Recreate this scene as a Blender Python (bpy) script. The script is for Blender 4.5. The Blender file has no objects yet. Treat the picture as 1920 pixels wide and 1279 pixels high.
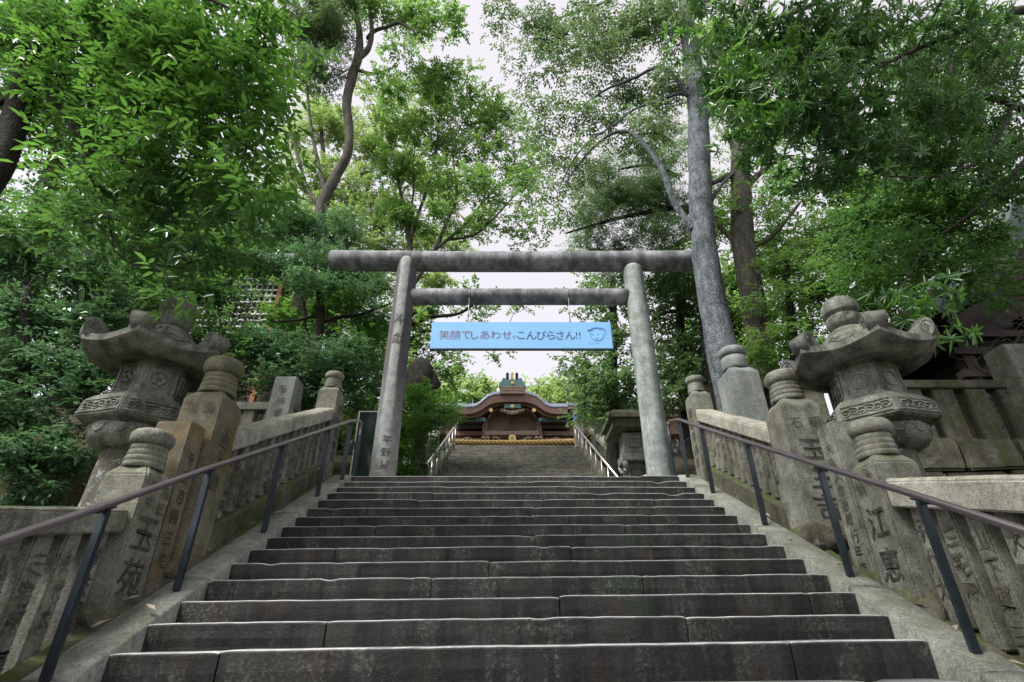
import bpy, bmesh, math, random
import numpy as np
from mathutils import Vector, noise as mnoise

C = bpy.context.scene.collection
PI = math.pi
# ------------------------------------------------------------------ camera, sky, sun, exposure
TH = math.radians(29.2); FOC = 1000.0; EYE = 1.9
cam_data = bpy.data.cameras.new("camera")
cam = bpy.data.objects.new("camera", cam_data); C.objects.link(cam)
cam.location = (0, 0, EYE)
cam.rotation_euler = (PI/2 + TH, 0, 0)
cam_data.sensor_width = 36.0
cam_data.lens = FOC/1920*36.0
cam_data.clip_start = 0.05; cam_data.clip_end = 3000
bpy.context.scene.camera = cam

SUN_EL, SUN_AZ = math.radians(54), math.radians(238)      # azimuth clockwise from +Y: over the viewer's left shoulder
world = bpy.data.worlds.new("World"); bpy.context.scene.world = world
world.use_nodes = True
nt = world.node_tree; nt.nodes.clear()
sky = nt.nodes.new("ShaderNodeTexSky"); sky.sky_type = 'NISHITA'; sky.sun_disc = False
sky.sun_elevation = SUN_EL; sky.sun_rotation = SUN_AZ; sky.air_density = 1.0; sky.dust_density = 2.0
bg1 = nt.nodes.new("ShaderNodeBackground"); bg1.inputs[1].default_value = 0.05
bg2 = nt.nodes.new("ShaderNodeBackground"); bg2.inputs[0].default_value = (1.0, 0.90, 0.85, 1); bg2.inputs[1].default_value = 0.40
addn = nt.nodes.new("ShaderNodeAddShader"); outw = nt.nodes.new("ShaderNodeOutputWorld")
nt.links.new(sky.outputs[0], bg1.inputs[0])
nt.links.new(bg1.outputs[0], addn.inputs[0]); nt.links.new(bg2.outputs[0], addn.inputs[1])
nt.links.new(addn.outputs[0], outw.inputs[0])
sun_data = bpy.data.lights.new("sun", 'SUN'); sun_data.energy = 3.4; sun_data.angle = math.radians(22)
sun_data.color = (1.0, 0.965, 0.91)
sun = bpy.data.objects.new("sun", sun_data); C.objects.link(sun)
sd = Vector((math.sin(SUN_AZ)*math.cos(SUN_EL), math.cos(SUN_AZ)*math.cos(SUN_EL), math.sin(SUN_EL)))
sun.rotation_euler = sd.to_track_quat('Z', 'Y').to_euler()
vs = bpy.context.scene.view_settings
vs.view_transform = 'Standard'; vs.look = 'None'; vs.gamma = 1.0; vs.exposure = 1.0
vs.use_curve_mapping = False
cy = bpy.context.scene.cycles
cy.max_bounces = 8; cy.diffuse_bounces = 3; cy.glossy_bounces = 2; cy.transmission_bounces = 4; cy.transparent_max_bounces = 4
cy.caustics_reflective = False; cy.caustics_refractive = False

def at(px, py, Y):
    """point seen at pixel (px, py) of the 1920 x 1279 photograph at distance Y"""
    a = (px-960.0)/FOC; b = (639.5-py)/FOC
    dy = math.cos(TH)-b*math.sin(TH); dz = math.sin(TH)+b*math.cos(TH)
    t = Y/dy
    return Vector((a*t, Y, EYE+dz*t))
def depth(p):
    return p[1]*math.cos(TH)+(p[2]-EYE)*math.sin(TH)

# ------------------------------------------------------------------ materials
class NT:
    def __init__(s, name):
        s.m = bpy.data.materials.new(name); s.m.use_nodes = True
        s.t = s.m.node_tree; s.t.nodes.clear()
        s.out = s.n("ShaderNodeOutputMaterial")
    def n(s, typ, **kw):
        x = s.t.nodes.new(typ)
        for k, v in kw.items(): setattr(x, k, v)
        return x
    def set(s, sock, v):
        if hasattr(v, "is_output") or isinstance(v, bpy.types.NodeSocket): s.t.links.new(v, sock)
        elif isinstance(v, tuple) and len(v) == 3 and sock.type == 'RGBA': sock.default_value = (*v, 1)
        else: sock.default_value = v
    def pos(s, scale=(1, 1, 1)):
        g = s.n("ShaderNodeNewGeometry")
        mp = s.n("ShaderNodeMapping"); mp.inputs['Scale'].default_value = scale
        s.t.links.new(g.outputs['Position'], mp.inputs['Vector']); return mp.outputs[0]
    def noise(s, vec, scale, detail=4, rough=0.55):
        x = s.n("ShaderNodeTexNoise"); s.set(x.inputs['Vector'], vec)
        x.inputs['Scale'].default_value = scale; x.inputs['Detail'].default_value = detail; x.inputs['Roughness'].default_value = rough
        return x.outputs['Fac']
    def voro(s, vec, scale, feature='F1'):
        x = s.n("ShaderNodeTexVoronoi", feature=feature); s.set(x.inputs['Vector'], vec); x.inputs['Scale'].default_value = scale
        return x.outputs['Distance']
    def ramp(s, fac, stops):
        x = s.n("ShaderNodeValToRGB"); s.set(x.inputs[0], fac)
        e = x.color_ramp.elements
        while len(e) < len(stops): e.new(0.5)
        for el, (p, c) in zip(e, stops):
            el.position = p; el.color = (c, c, c, 1) if isinstance(c, (int, float)) else (*c, 1)
        return x.outputs[0]
    def mix(s, fac, a, b, blend='MIX'):
        x = s.n("ShaderNodeMix", data_type='RGBA', blend_type=blend)
        s.set(x.inputs[0], fac); s.set(x.inputs[6], a); s.set(x.inputs[7], b); return x.outputs[2]
    def math(s, op, a, b=0.0):
        x = s.n("ShaderNodeMath", operation=op); s.set(x.inputs[0], a); s.set(x.inputs[1], b); return x.outputs[0]
    def attr(s, name):
        x = s.n("ShaderNodeAttribute"); x.attribute_name = name; return x.outputs['Fac']
    def bump(s, h, strength, dist=0.01):
        x = s.n("ShaderNodeBump"); s.set(x.inputs['Height'], h); x.inputs['Strength'].default_value = strength; x.inputs['Distance'].default_value = dist
        return x.outputs[0]
    def bsdf(s, col, rough=0.8, metal=0.0, normal=None, spec=0.3):
        b = s.n("ShaderNodeBsdfPrincipled"); s.set(b.inputs['Base Color'], col); s.set(b.inputs['Roughness'], rough)
        s.set(b.inputs['Metallic'], metal); b.inputs['Specular IOR Level'].default_value = spec
        if normal is not None: s.set(b.inputs['Normal'], normal)
        s.t.links.new(b.outputs[0], s.out.inputs[0]); return b

def stone(name, dark, light, moss=0.0, lichen=0.0, streak=0.0, stain=None, stain_amt=0.0, bump=0.5, grain=0.5, rough=0.85, mosscol=(0.06, 0.085, 0.018)):
    k = NT(name); p = k.pos()
    big = k.noise(p, 1.7, 5, 0.6); med = k.noise(p, 9, 5, 0.65); fine = k.noise(p, 46, 4, 0.75); vf = k.noise(p, 120, 3, 0.75)
    col = k.mix(k.ramp(k.math('ADD', k.math('MULTIPLY', big, 0.6), k.math('MULTIPLY', med, 0.4)), [(0.38, 0.0), (0.62, 1.0)]), dark, light)
    col = k.mix(k.math('MULTIPLY', k.ramp(k.noise(p, 4.3, 7, 0.72), [(0.46, 0.0), (0.60, 1.0)]), 0.5), col, tuple(c*0.45 for c in dark))
    col = k.mix(k.math('MULTIPLY', k.ramp(fine, [(0.38, 1.0), (0.50, 0.0)]), grain*1.1), col, tuple(c*0.35 for c in dark))
    col = k.mix(k.math('MULTIPLY', k.ramp(vf, [(0.52, 0.0), (0.62, 1.0)]), grain*0.9), col, tuple(min(1, c*1.7) for c in light))
    if streak:
        sp = k.pos((1, 1, 0.09)); sn = k.noise(sp, 5.5, 5, 0.62)
        col = k.mix(k.math('MULTIPLY', k.ramp(sn, [(0.44, 0.0), (0.62, 1.0)]), streak), col, tuple(c*0.22 for c in dark))
    if stain is not None:
        col = k.mix(k.math('MULTIPLY', k.ramp(k.noise(k.pos((1, 1, 0.5)), 1.9, 4, 0.6), [(0.45, 0.0), (0.65, 1.0)]), stain_amt), col, stain)
    if lichen:
        ln = k.noise(p, 14, 6, 0.75)
        col = k.mix(k.math('MULTIPLY', k.ramp(ln, [(0.56, 0.0), (0.62, 1.0)]), lichen), col, (0.34, 0.36, 0.33))
    if moss:
        g = k.n("ShaderNodeNewGeometry"); sx = k.n("ShaderNodeSeparateXYZ"); k.t.links.new(g.outputs['Normal'], sx.inputs[0])
        up = k.math('ADD', k.math('MULTIPLY', sx.outputs[2], 0.12), k.noise(p, 3.1, 6, 0.7))
        col = k.mix(k.math('MULTIPLY', k.ramp(up, [(0.52, 0.0), (0.66, 1.0)]), moss), col, mosscol)
    h = k.math('ADD', k.math('MULTIPLY', med, 0.5), k.math('ADD', k.math('MULTIPLY', fine, 0.35), k.math('MULTIPLY', vf, 0.15)))
    k.bsdf(col, rough, 0, k.bump(h, bump, 0.02), 0.25)
    return k.m

M = {}
M['granite'] = stone('granite', (0.112, 0.118, 0.100), (0.315, 0.322, 0.275), moss=0.45, lichen=0.3, streak=0.4, bump=0.6, stain=(0.20, 0.165, 0.10), stain_amt=0.25)
M['granite_pale'] = stone('granite_pale', (0.27, 0.265, 0.225), (0.50, 0.48, 0.41), moss=0.25, lichen=0.3, streak=0.15, bump=0.5)
M['granite_orange'] = stone('granite_orange', (0.13, 0.125, 0.085), (0.24, 0.225, 0.165), moss=0.55, lichen=0.1, streak=0.3, stain=(0.22, 0.12, 0.042), stain_amt=0.72)
M['granite_moss'] = stone('granite_moss', (0.085, 0.085, 0.062), (0.17, 0.165, 0.12), moss=0.9, lichen=0.2, streak=0.5)
M['mossy_pillar'] = stone('mossy_pillar', (0.13, 0.13, 0.085), (0.25, 0.24, 0.165), moss=0.85, lichen=0.15, streak=0.3, mosscol=(0.12, 0.13, 0.02))
M['blue_granite'] = stone('blue_granite', (0.17, 0.19, 0.185), (0.28, 0.30, 0.285), moss=0.1, lichen=0.2, streak=0.3)
M['baluster_stone'] = stone('baluster_stone', (0.135, 0.138, 0.114), (0.335, 0.338, 0.285), moss=0.45, lichen=0.25, streak=0.55, bump=0.6, stain=(0.21, 0.17, 0.105), stain_amt=0.25)
M['lantern_stone'] = stone('lantern_stone', (0.110, 0.118, 0.103), (0.30, 0.312, 0.275), moss=0.35, lichen=0.4, streak=0.6, bump=0.7, grain=0.5)
M['lichen_shaft'] = stone('lichen_shaft', (0.075, 0.072, 0.062), (0.15, 0.145, 0.12), moss=0.3, lichen=1.0, streak=0.3)
M['torii_stone'] = stone('torii_stone', (0.20, 0.235, 0.23), (0.43, 0.475, 0.46), moss=0.35, lichen=0.35, streak=0.4, bump=0.35, grain=0.4)
M['torii_beam_stone'] = stone('torii_beam_stone', (0.17, 0.178, 0.192), (0.40, 0.41, 0.44), moss=0.25, lichen=0.25, streak=0.6, bump=0.35, grain=0.35)
M['rough_rock'] = stone('rough_rock', (0.07, 0.065, 0.05), (0.19, 0.175, 0.13), moss=0.7, lichen=0.15, streak=0.2, bump=1.0)
M['kerb_stone'] = stone('kerb_stone', (0.165, 0.170, 0.150), (0.35, 0.355, 0.32), moss=0.3, lichen=0.2, streak=0.1, bump=0.6)

def step_material():
    k = NT('step_stone'); p = k.pos()
    sp = k.pos((1, 0.6, 0.10)); s1 = k.noise(sp, 3.2, 6, 0.65); s2 = k.noise(sp, 11, 5, 0.65)
    fine = k.noise(p, 42, 4, 0.75); med = k.noise(p, 6, 5, 0.65); vf = k.noise(p, 120, 3, 0.75)
    col = k.mix(k.ramp(med, [(0.36, 0.0), (0.64, 1.0)]), (0.015, 0.016, 0.0155), (0.036, 0.038, 0.036))
    col = k.mix(k.math('MULTIPLY', k.ramp(k.noise(k.pos((1, 1, 0.5)), 2.3, 5, 0.6), [(0.48, 0.0), (0.62, 1.0)]), 0.75), col, (0.018, 0.030, 0.017))
    col = k.mix(k.math('MULTIPLY', k.ramp(k.noise(k.pos((1, 1, 0.6)), 3.1, 5, 0.65), [(0.52, 0.0), (0.64, 1.0)]), 0.7), col, (0.034, 0.022, 0.016))
    patch = k.ramp(k.noise(k.pos((1, 1, 0.8)), 2.7, 4, 0.6), [(0.46, 0.12), (0.60, 1.0)])
    col = k.mix(k.math('MULTIPLY', k.math('MULTIPLY', k.ramp(fine, [(0.50, 0.0), (0.64, 1.0)]), patch), 0.8), col, (0.15, 0.155, 0.13))
    col = k.mix(k.ramp(s1, [(0.46, 0.0), (0.56, 0.8)]), col, (0.0075, 0.0070, 0.0070))
    col = k.mix(k.math('MULTIPLY', k.ramp(s2, [(0.54, 0.0), (0.62, 1.0)]), 0.7), col, (0.006, 0.0055, 0.0055))
    w = k.attr('wear_glint')  # worn stone plus sky highlight on the nosing, both put into this colour
    worn_lit = k.mix(k.ramp(med, [(0.35, 0.0), (0.65, 1.0)]), (0.50, 0.51, 0.52), (0.74, 0.74, 0.74))
    col = k.mix(k.math('MULTIPLY', w, k.ramp(k.noise(p, 5, 4, 0.7), [(0.25, 0.25), (0.5, 1.0)])), col, worn_lit)
    h = k.math('ADD', k.math('MULTIPLY', med, 0.4), k.math('ADD', k.math('MULTIPLY', fine, 0.4), k.math('MULTIPLY', vf, 0.2)))
    k.bsdf(col, k.ramp(med, [(0.3, 0.55), (0.7, 0.85)]), 0, k.bump(h, 0.8, 0.02), 0.4)
    return k.m
M['step'] = step_material()

def torii_post_material():
    k = NT('torii_post_streaked'); g = k.n("ShaderNodeTexCoord"); p = k.pos()
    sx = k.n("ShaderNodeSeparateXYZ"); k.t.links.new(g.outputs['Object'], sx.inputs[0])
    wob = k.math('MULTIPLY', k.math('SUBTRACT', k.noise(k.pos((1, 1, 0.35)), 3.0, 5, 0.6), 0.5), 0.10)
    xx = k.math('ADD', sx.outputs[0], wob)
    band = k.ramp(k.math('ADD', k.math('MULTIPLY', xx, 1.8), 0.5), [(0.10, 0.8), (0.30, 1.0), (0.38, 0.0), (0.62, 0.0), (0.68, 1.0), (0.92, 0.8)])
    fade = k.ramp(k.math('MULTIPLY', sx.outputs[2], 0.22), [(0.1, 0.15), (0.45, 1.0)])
    med = k.noise(p, 8, 5, 0.65); fine = k.noise(p, 80, 3, 0.7)
    col = k.mix(k.ramp(med, [(0.3, 0.0), (0.7, 1.0)]), (0.19, 0.21, 0.203), (0.42, 0.445, 0.43))
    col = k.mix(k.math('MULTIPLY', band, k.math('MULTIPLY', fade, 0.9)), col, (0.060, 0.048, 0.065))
    col = k.mix(k.ramp(k.math('SUBTRACT', 0.9, k.math('ADD', sx.outputs[2], med)), [(0.0, 0.0), (0.5, 0.55)]), col, (0.25, 0.19, 0.13))
    col = k.mix(k.math('MULTIPLY', k.ramp(fine, [(0.35, 1.0), (0.5, 0.0)]), 0.3), col, (0.07, 0.07, 0.065))
    k.bsdf(col, 0.8, 0, k.bump(k.math('ADD', med, k.math('MULTIPLY', fine, 0.5)), 0.4, 0.02), 0.3)
    return k.m
M['torii_streaked'] = torii_post_material()

def plain(name, col, rough=0.6, metal=0.0, var=0.25, scale=8, spec=0.4, bump=0.2):
    k = NT(name); p = k.pos(); nz = k.noise(p, scale, 5, 0.6)
    c = k.mix(k.ramp(nz, [(0.3, 0.0), (0.7, 1.0)]), tuple(x*(1-var) for x in col), tuple(min(1, x*(1+var)) for x in col))
    k.bsdf(c, rough, metal, k.bump(k.noise(p, scale*6, 3), bump, 0.005), spec)
    return k.m
M['carve_shade'] = plain('carve_shade_dark', (0.055, 0.053, 0.044), 0.95, var=0.75, scale=14, bump=0.8)  # shade inside the carved strokes, painted as flat dark colour
M['carve_shade_dim'] = plain('carve_shade_dim', (0.085, 0.082, 0.066), 0.95, var=0.7, scale=14, bump=0.8)  # weaker version of the painted stroke shade
M['rail'] = plain('rail_brown_steel', (0.30, 0.25, 0.275), 0.28, 0.85, var=0.12, scale=4, spec=0.5, bump=0.05)
M['rail_post'] = plain('rail_post_blue', (0.036, 0.048, 0.060), 0.3, 0.4, var=0.25, scale=9, spec=0.5, bump=0.1)
M['steel'] = plain('bright_steel', (0.48, 0.45, 0.43), 0.35, 0.9, var=0.08, bump=0.02)
M['banner'] = plain('banner_blue', (0.24, 0.52, 0.88), 0.55, 0, var=0.05, scale=1.5, bump=0.03)
M['banner_edge'] = plain('banner_edge', (0.045, 0.09, 0.12), 0.6)
M['banner_red'] = plain('banner_lettering_red', (0.24, 0.075, 0.075), 0.6, var=0.1)
M['banner_navy'] = plain('banner_lettering_navy', (0.022, 0.045, 0.15), 0.6, var=0.1)
M['banner_line'] = plain('banner_drawing_line', (0.11, 0.32, 0.66), 0.6, var=0.1)
M['wire'] = plain('wire', (0.25, 0.25, 0.25), 0.4, 0.8)
M['cypress_brown'] = plain('weathered_brown_wood', (0.23, 0.14, 0.105), 0.65, var=0.35, scale=5)
M['cypress_red'] = plain('red_brown_bark_edge', (0.25, 0.16, 0.135), 0.7, var=0.25, scale=12)
M['dark_wood'] = plain('dark_timber', (0.034, 0.024, 0.019), 0.7, var=0.4, scale=6)
M['pale_wood'] = plain('pale_timber', (0.36, 0.27, 0.21), 0.7, var=0.25, scale=6)
M['copper_roof'] = plain('copper_roof_blue_grey', (0.27, 0.31, 0.40), 0.45, 0.2, var=0.25, scale=4)
M['teal_copper'] = plain('teal_copper_fitting', (0.15, 0.29, 0.30), 0.5, 0.3, var=0.3, scale=12)
M['gold'] = plain('gold_fitting', (0.85, 0.62, 0.26), 0.35, 0.7, var=0.1)
M['straw'] = plain('straw_rope', (0.62, 0.42, 0.16), 0.85, var=0.3, scale=25)
M['tile_grey'] = plain('dark_roof_copper', (0.075, 0.095, 0.10), 0.42, 0.3, var=0.3, scale=5)
M['roof_pale'] = plain('pale_roof_sheet', (0.15, 0.17, 0.18), 0.4, 0.3, var=0.25, scale=5)  # paler grey than the roof edge
M['green_board'] = plain('green_black_board', (0.03, 0.05, 0.05), 0.6, var=0.3)
M['white_paint'] = plain('white_paint', (0.72, 0.72, 0.70), 0.6, var=0.08)
M['vermilion'] = plain('vermilion_paint', (0.30, 0.12, 0.05), 0.6, var=0.2)
M['dark_glass'] = plain('dark_glass', (0.010, 0.018, 0.016), 0.12, 0, var=0.2, spec=0.6, bump=0)
M['blue_wrap'] = plain('blue_wrap', (0.07, 0.24, 0.60), 0.5, var=0.3, scale=20)
M['paper'] = plain('paper_pane', (0.34, 0.30, 0.24), 0.8, var=0.15)
M['reddish_void'] = plain('reddish_lantern_lining', (0.10, 0.045, 0.035), 0.9, var=0.3)

def bark(name, dark, light, sc=9, band=False, lichen=0.2):
    k = NT(name); p = k.pos((1, 1, 0.22)); q = k.pos()
    a = k.noise(p, sc, 6, 0.7); b = k.noise(q, 2.2, 5, 0.6)
    col = k.mix(k.ramp(a, [(0.35, 0.0), (0.65, 1.0)]), dark, light)
    col = k.mix(k.math('MULTIPLY', k.ramp(b, [(0.45, 0.0), (0.62, 1.0)]), 0.5), col, tuple(c*0.55 for c in dark))
    if band:
        w = k.noise(k.pos((0.5, 0.5, 6.0)), 1.6, 5, 0.7)
        col = k.mix(k.math('MULTIPLY', k.ramp(w, [(0.56, 0.0), (0.64, 1.0)]), 0.45), col, tuple(c*0.4 for c in dark))
    if lichen:
        col = k.mix(k.math('MULTIPLY', k.ramp(k.noise(q, 11, 6, 0.75), [(0.54, 0.0), (0.62, 1.0)]), lichen), col, (0.30, 0.33, 0.33))
    k.bsdf(col, 0.9, 0, k.bump(k.math('ADD', a, k.noise(q, 40, 3)), 1.0, 0.06), 0.2)
    return k.m
M['bark_pale'] = bark('bark_pale_grey', (0.066, 0.080, 0.092), (0.245, 0.278, 0.305), 14, True, 0.55)
M['bark_brown'] = bark('bark_brown', (0.07, 0.064, 0.052), (0.185, 0.172, 0.14), 9)
M['bark_dark'] = bark('bark_dark', (0.022, 0.020, 0.017), (0.065, 0.058, 0.048), 9, False, 0.08)
M['bark_grey'] = bark('bark_grey', (0.065, 0.058, 0.048), (0.17, 0.155, 0.13), 10)
M['bark_twig'] = bark('bark_twig', (0.07, 0.06, 0.05), (0.16, 0.14, 0.12), 20)

def leafmat(name, dark, mid, light, trans=0.35, rough=0.38, spec=0.45, tcol=None):
    k = NT(name); v = k.attr('leafvar')
    col = k.ramp(v, [(0.05, dark), (0.5, mid), (0.95, light)])
    b = k.n("ShaderNodeBsdfPrincipled"); k.set(b.inputs['Base Color'], col); b.inputs['Roughness'].default_value = rough
    b.inputs['Specular IOR Level'].default_value = spec
    t = k.n("ShaderNodeBsdfTranslucent")
    k.set(t.inputs[0], k.mix(0.6, col, tcol or tuple(min(1, c*1.9) for c in light)))
    mx = k.n("ShaderNodeMixShader"); mx.inputs[0].default_value = trans
    k.t.links.new(b.outputs[0], mx.inputs[1]); k.t.links.new(t.outputs[0], mx.inputs[2]); k.t.links.new(mx.outputs[0], k.out.inputs[0])
    return k.m
M['leaf_deep'] = leafmat('leaf_deep_green', (0.022, 0.062, 0.030), (0.054, 0.142, 0.043), (0.128, 0.277, 0.054), 0.34, 0.30, 0.6)
M['leaf_bright'] = leafmat('leaf_bright_green', (0.022, 0.073, 0.024), (0.064, 0.174, 0.033), (0.143, 0.319, 0.046), 0.38, 0.30, 0.6)
M['leaf_maple'] = leafmat('leaf_maple', (0.050, 0.115, 0.030), (0.10, 0.20, 0.045), (0.16, 0.29, 0.065), 0.56, 0.45, 0.3, (0.30, 0.54, 0.12))
M['leaf_yellow'] = leafmat('leaf_yellow_green', (0.060, 0.120, 0.034), (0.115, 0.205, 0.055), (0.20, 0.30, 0.085), 0.6, 0.5, 0.3, (0.44, 0.62, 0.17))
M['leaf_blue'] = leafmat('leaf_glossy_blue_green', (0.030, 0.078, 0.046), (0.068, 0.162, 0.076), (0.135, 0.263, 0.101), 0.26, 0.26, 0.6)
M['leaf_sparse'] = leafmat('leaf_small_dark', (0.034, 0.081, 0.040), (0.075, 0.144, 0.060), (0.138, 0.218, 0.075), 0.38)
M['leaf_conifer'] = leafmat('leaf_conifer', (0.046, 0.105, 0.049), (0.097, 0.189, 0.074), (0.176, 0.284, 0.101), 0.34)

def ground_material():
    k = NT('forest_floor'); p = k.pos()
    a = k.noise(p, 1.3, 6, 0.65); b = k.noise(p, 18, 5, 0.7)
    col = k.mix(k.ramp(b, [(0.3, 0.0), (0.7, 1.0)]), (0.030, 0.024, 0.016), (0.085, 0.068, 0.042))
    col = k.mix(k.ramp(a, [(0.5, 0.0), (0.62, 0.8)]), col, (0.030, 0.050, 0.018))
    k.bsdf(col, 0.95, 0, k.bump(b, 1.0, 0.05), 0.1); return k.m
M['ground'] = ground_material()
M['paving'] = stone('landing_paving', (0.12, 0.118, 0.10), (0.24, 0.235, 0.20), moss=0.3, streak=0.0)

# ------------------------------------------------------------------ mesh builder and tagging
class MB:
    def __init__(s): s.v = []; s.f = []; s.mi = []; s.sm = []
    def add(s, verts, faces, mi=0, smooth=False):
        o = len(s.v); s.v.extend([tuple(v) for v in verts])
        for f in faces: s.f.append(tuple(i+o for i in f)); s.mi.append(mi); s.sm.append(smooth)
    def box(s, c, size, mi=0, rot=None, shear=None, top=1.0):
        """box centred at c; rot = 3x3 Matrix; shear = dz per dy; top = scale of the upper face"""
        hx, hy, hz = size[0]/2, size[1]/2, size[2]/2
        vv = []
        for z in (-1, 1):
            k = top if z > 0 else 1.0
            for x, y in ((-1, -1), (1, -1), (1, 1), (-1, 1)):
                p = Vector((x*hx*k, y*hy*k, z*hz))
                if rot is not None: p = rot @ p
                if shear: p.z += shear*p.y
                vv.append((c[0]+p.x, c[1]+p.y, c[2]+p.z))
        s.add(vv, [(3, 2, 1, 0), (4, 5, 6, 7), (0, 1, 5, 4), (1, 2, 6, 5), (2, 3, 7, 6), (3, 0, 4, 7)], mi)
    def lathe(s, c, prof, seg=24, mi=0, smooth=True, sq=(1, 1), phase=0.0, mod=None):
        """prof = [(r, z)] from bottom to top"""
        vv = []; ff = []
        for i, (r, z) in enumerate(prof):
            for j in range(seg):
                a = 2*PI*j/seg+phase; rr = r*(mod(a, z, i) if mod else 1)
                vv.append((c[0]+rr*math.cos(a)*sq[0], c[1]+rr*math.sin(a)*sq[1], c[2]+z))
        n = len(prof)
        for i in range(n-1):
            for j in range(seg):
                k = (j+1) % seg
                ff.append((i*seg+j, i*seg+k, (i+1)*seg+k, (i+1)*seg+j))
        s.add(vv, ff, mi, smooth)
        s.add([vv[j] for j in range(seg)], [tuple(range(seg))[::-1]], mi)
        s.add([vv[(n-1)*seg+j] for j in range(seg)], [tuple(range(seg))], mi)
    def tube(s, pts, rad, seg=8, mi=0, smooth=True, caps=True, jit=0.0, rng=None):
        pts = [Vector(p) for p in pts]; n = len(pts)
        if not hasattr(rad, '__len__'): rad = [rad]*n
        t0 = (pts[1]-pts[0]).normalized()
        ref = Vector((0, 0, 1)) if abs(t0.z) < 0.9 else Vector((1, 0, 0))
        u = t0.cross(ref).normalized(); vv = []
        for i in range(n):
            t = (pts[min(i+1, n-1)]-pts[max(i-1, 0)])
            t = t.normalized() if t.length > 1e-9 else t0
            u = (u-t*u.dot(t)); u = u.normalized() if u.length > 1e-6 else t.cross(Vector((0.3, 0.5, 0.8))).normalized()
            w = t.cross(u)
            for j in range(seg):
                a = 2*PI*j/seg; r = rad[i]
                if jit: r *= 1+jit*(mnoise.noise(Vector((math.cos(a)*1.3+pts[i].x*2, math.sin(a)*1.3+pts[i].y*2, pts[i].z*1.6))))
                q = pts[i]+u*(r*math.cos(a))+w*(r*math.sin(a)); vv.append((q.x, q.y, q.z))
        ff = [(i*seg+j, i*seg+(j+1) % seg, (i+1)*seg+(j+1) % seg, (i+1)*seg+j) for i in range(n-1) for j in range(seg)]
        s.add(vv, ff, mi, smooth)
        if caps:
            s.add(vv[:seg], [tuple(range(seg))[::-1]], mi); s.add(vv[-seg:], [tuple(range(seg))], mi)
    def prism(s, poly, axis_vec, mi=0, smooth=False):
        """poly = list of 3-D points of one end face; extruded along axis_vec"""
        n = len(poly); a = Vector(axis_vec)
        vv = [tuple(p) for p in poly]+[tuple(Vector(p)+a) for p in poly]
        s.add(vv, [tuple(range(n))[::-1], tuple(range(n, 2*n))], mi)
        s.add(vv, [(i, (i+1) % n, n+(i+1) % n, n+i) for i in range(n)], mi, smooth)
    def grid(s, rows, mi=0, smooth=True, close=False):
        n = len(rows); m = len(rows[0]); vv = [p for r in rows for p in r]
        ff = []
        for i in range(n-1):
            for j in range(m if close else m-1):
                k = (j+1) % m; ff.append((i*m+j, i*m+k, (i+1)*m+k, (i+1)*m+j))
        s.add(vv, ff, mi, smooth)
    def sphere(s, c, r, mi=0, seg=16, rings=10):
        rr = (r, r, r) if not hasattr(r, '__len__') else r
        prof = [(max(1e-4, math.sin(PI*i/rings)), -math.cos(PI*i/rings)) for i in range(rings+1)]
        vv = [[(c[0]+rr[0]*q*math.cos(2*PI*j/seg), c[1]+rr[1]*q*math.sin(2*PI*j/seg), c[2]+rr[2]*z) for j in range(seg)] for q, z in prof]
        s.grid(vv, mi, True, True)
    def build(s, name, mats, parent=None, bevel=0.0, attr=None, rough=0.0, cuts=0):
        loc = Vector((0, 0, 0))
        p = parent
        while p is not None: loc += p.location; p = p.parent
        me = bpy.data.meshes.new(name)
        me.from_pydata([(v[0]-loc.x, v[1]-loc.y, v[2]-loc.z) for v in s.v], [], s.f)
        me.polygons.foreach_set('material_index', s.mi); me.polygons.foreach_set('use_smooth', s.sm)
        if not isinstance(mats, (list, tuple)): mats = [mats]
        for m in mats: me.materials.append(M[m] if isinstance(m, str) else m)
        if attr:
            a = me.attributes.new(attr[0], 'FLOAT', 'POINT'); a.data.foreach_set('value', attr[1])
        bm = bmesh.new(); bm.from_mesh(me)
        if not attr: bmesh.ops.remove_doubles(bm, verts=bm.verts, dist=1e-5)
        bmesh.ops.recalc_face_normals(bm, faces=bm.faces)
        if bevel:
            ed = [e for e in bm.edges if len(e.link_faces) == 2 and e.calc_face_angle(0) > 0.6]
            bmesh.ops.bevel(bm, geom=ed, offset=bevel, segments=2, affect='EDGES', clamp_overlap=True)
        if cuts:
            ed = [e for e in bm.edges if e.calc_length() > 0.12]
            bmesh.ops.subdivide_edges(bm, edges=ed, cuts=cuts, use_grid_fill=True)
        if rough:
            for v in bm.verts:
                q = v.co+loc
                v.co += Vector((mnoise.noise(q*3.1), mnoise.noise(q*3.1+Vector((9, 2, 5))), mnoise.noise(q*3.1+Vector((1, 7, 3)))))*rough
                v.co += Vector((mnoise.noise(q*11), mnoise.noise(q*11+Vector((9, 2, 5))), mnoise.noise(q*11+Vector((1, 7, 3)))))*rough*0.5
        bm.to_mesh(me); bm.free()
        o = bpy.data.objects.new(name, me); C.objects.link(o)
        if parent is not None: o.parent = parent
        return o

def tag(o, label=None, cat=None, group=None, kind=None):
    if label: o['label'] = label
    if cat: o['category'] = cat
    if group: o['group'] = group
    if kind: o['kind'] = kind
    return o
def thing(name, label, cat, loc, group=None):
    o = bpy.data.objects.new(name, None); C.objects.link(o); o.location = loc; o.empty_display_size = 0.1
    return tag(o, label, cat, group, 'thing')

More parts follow.
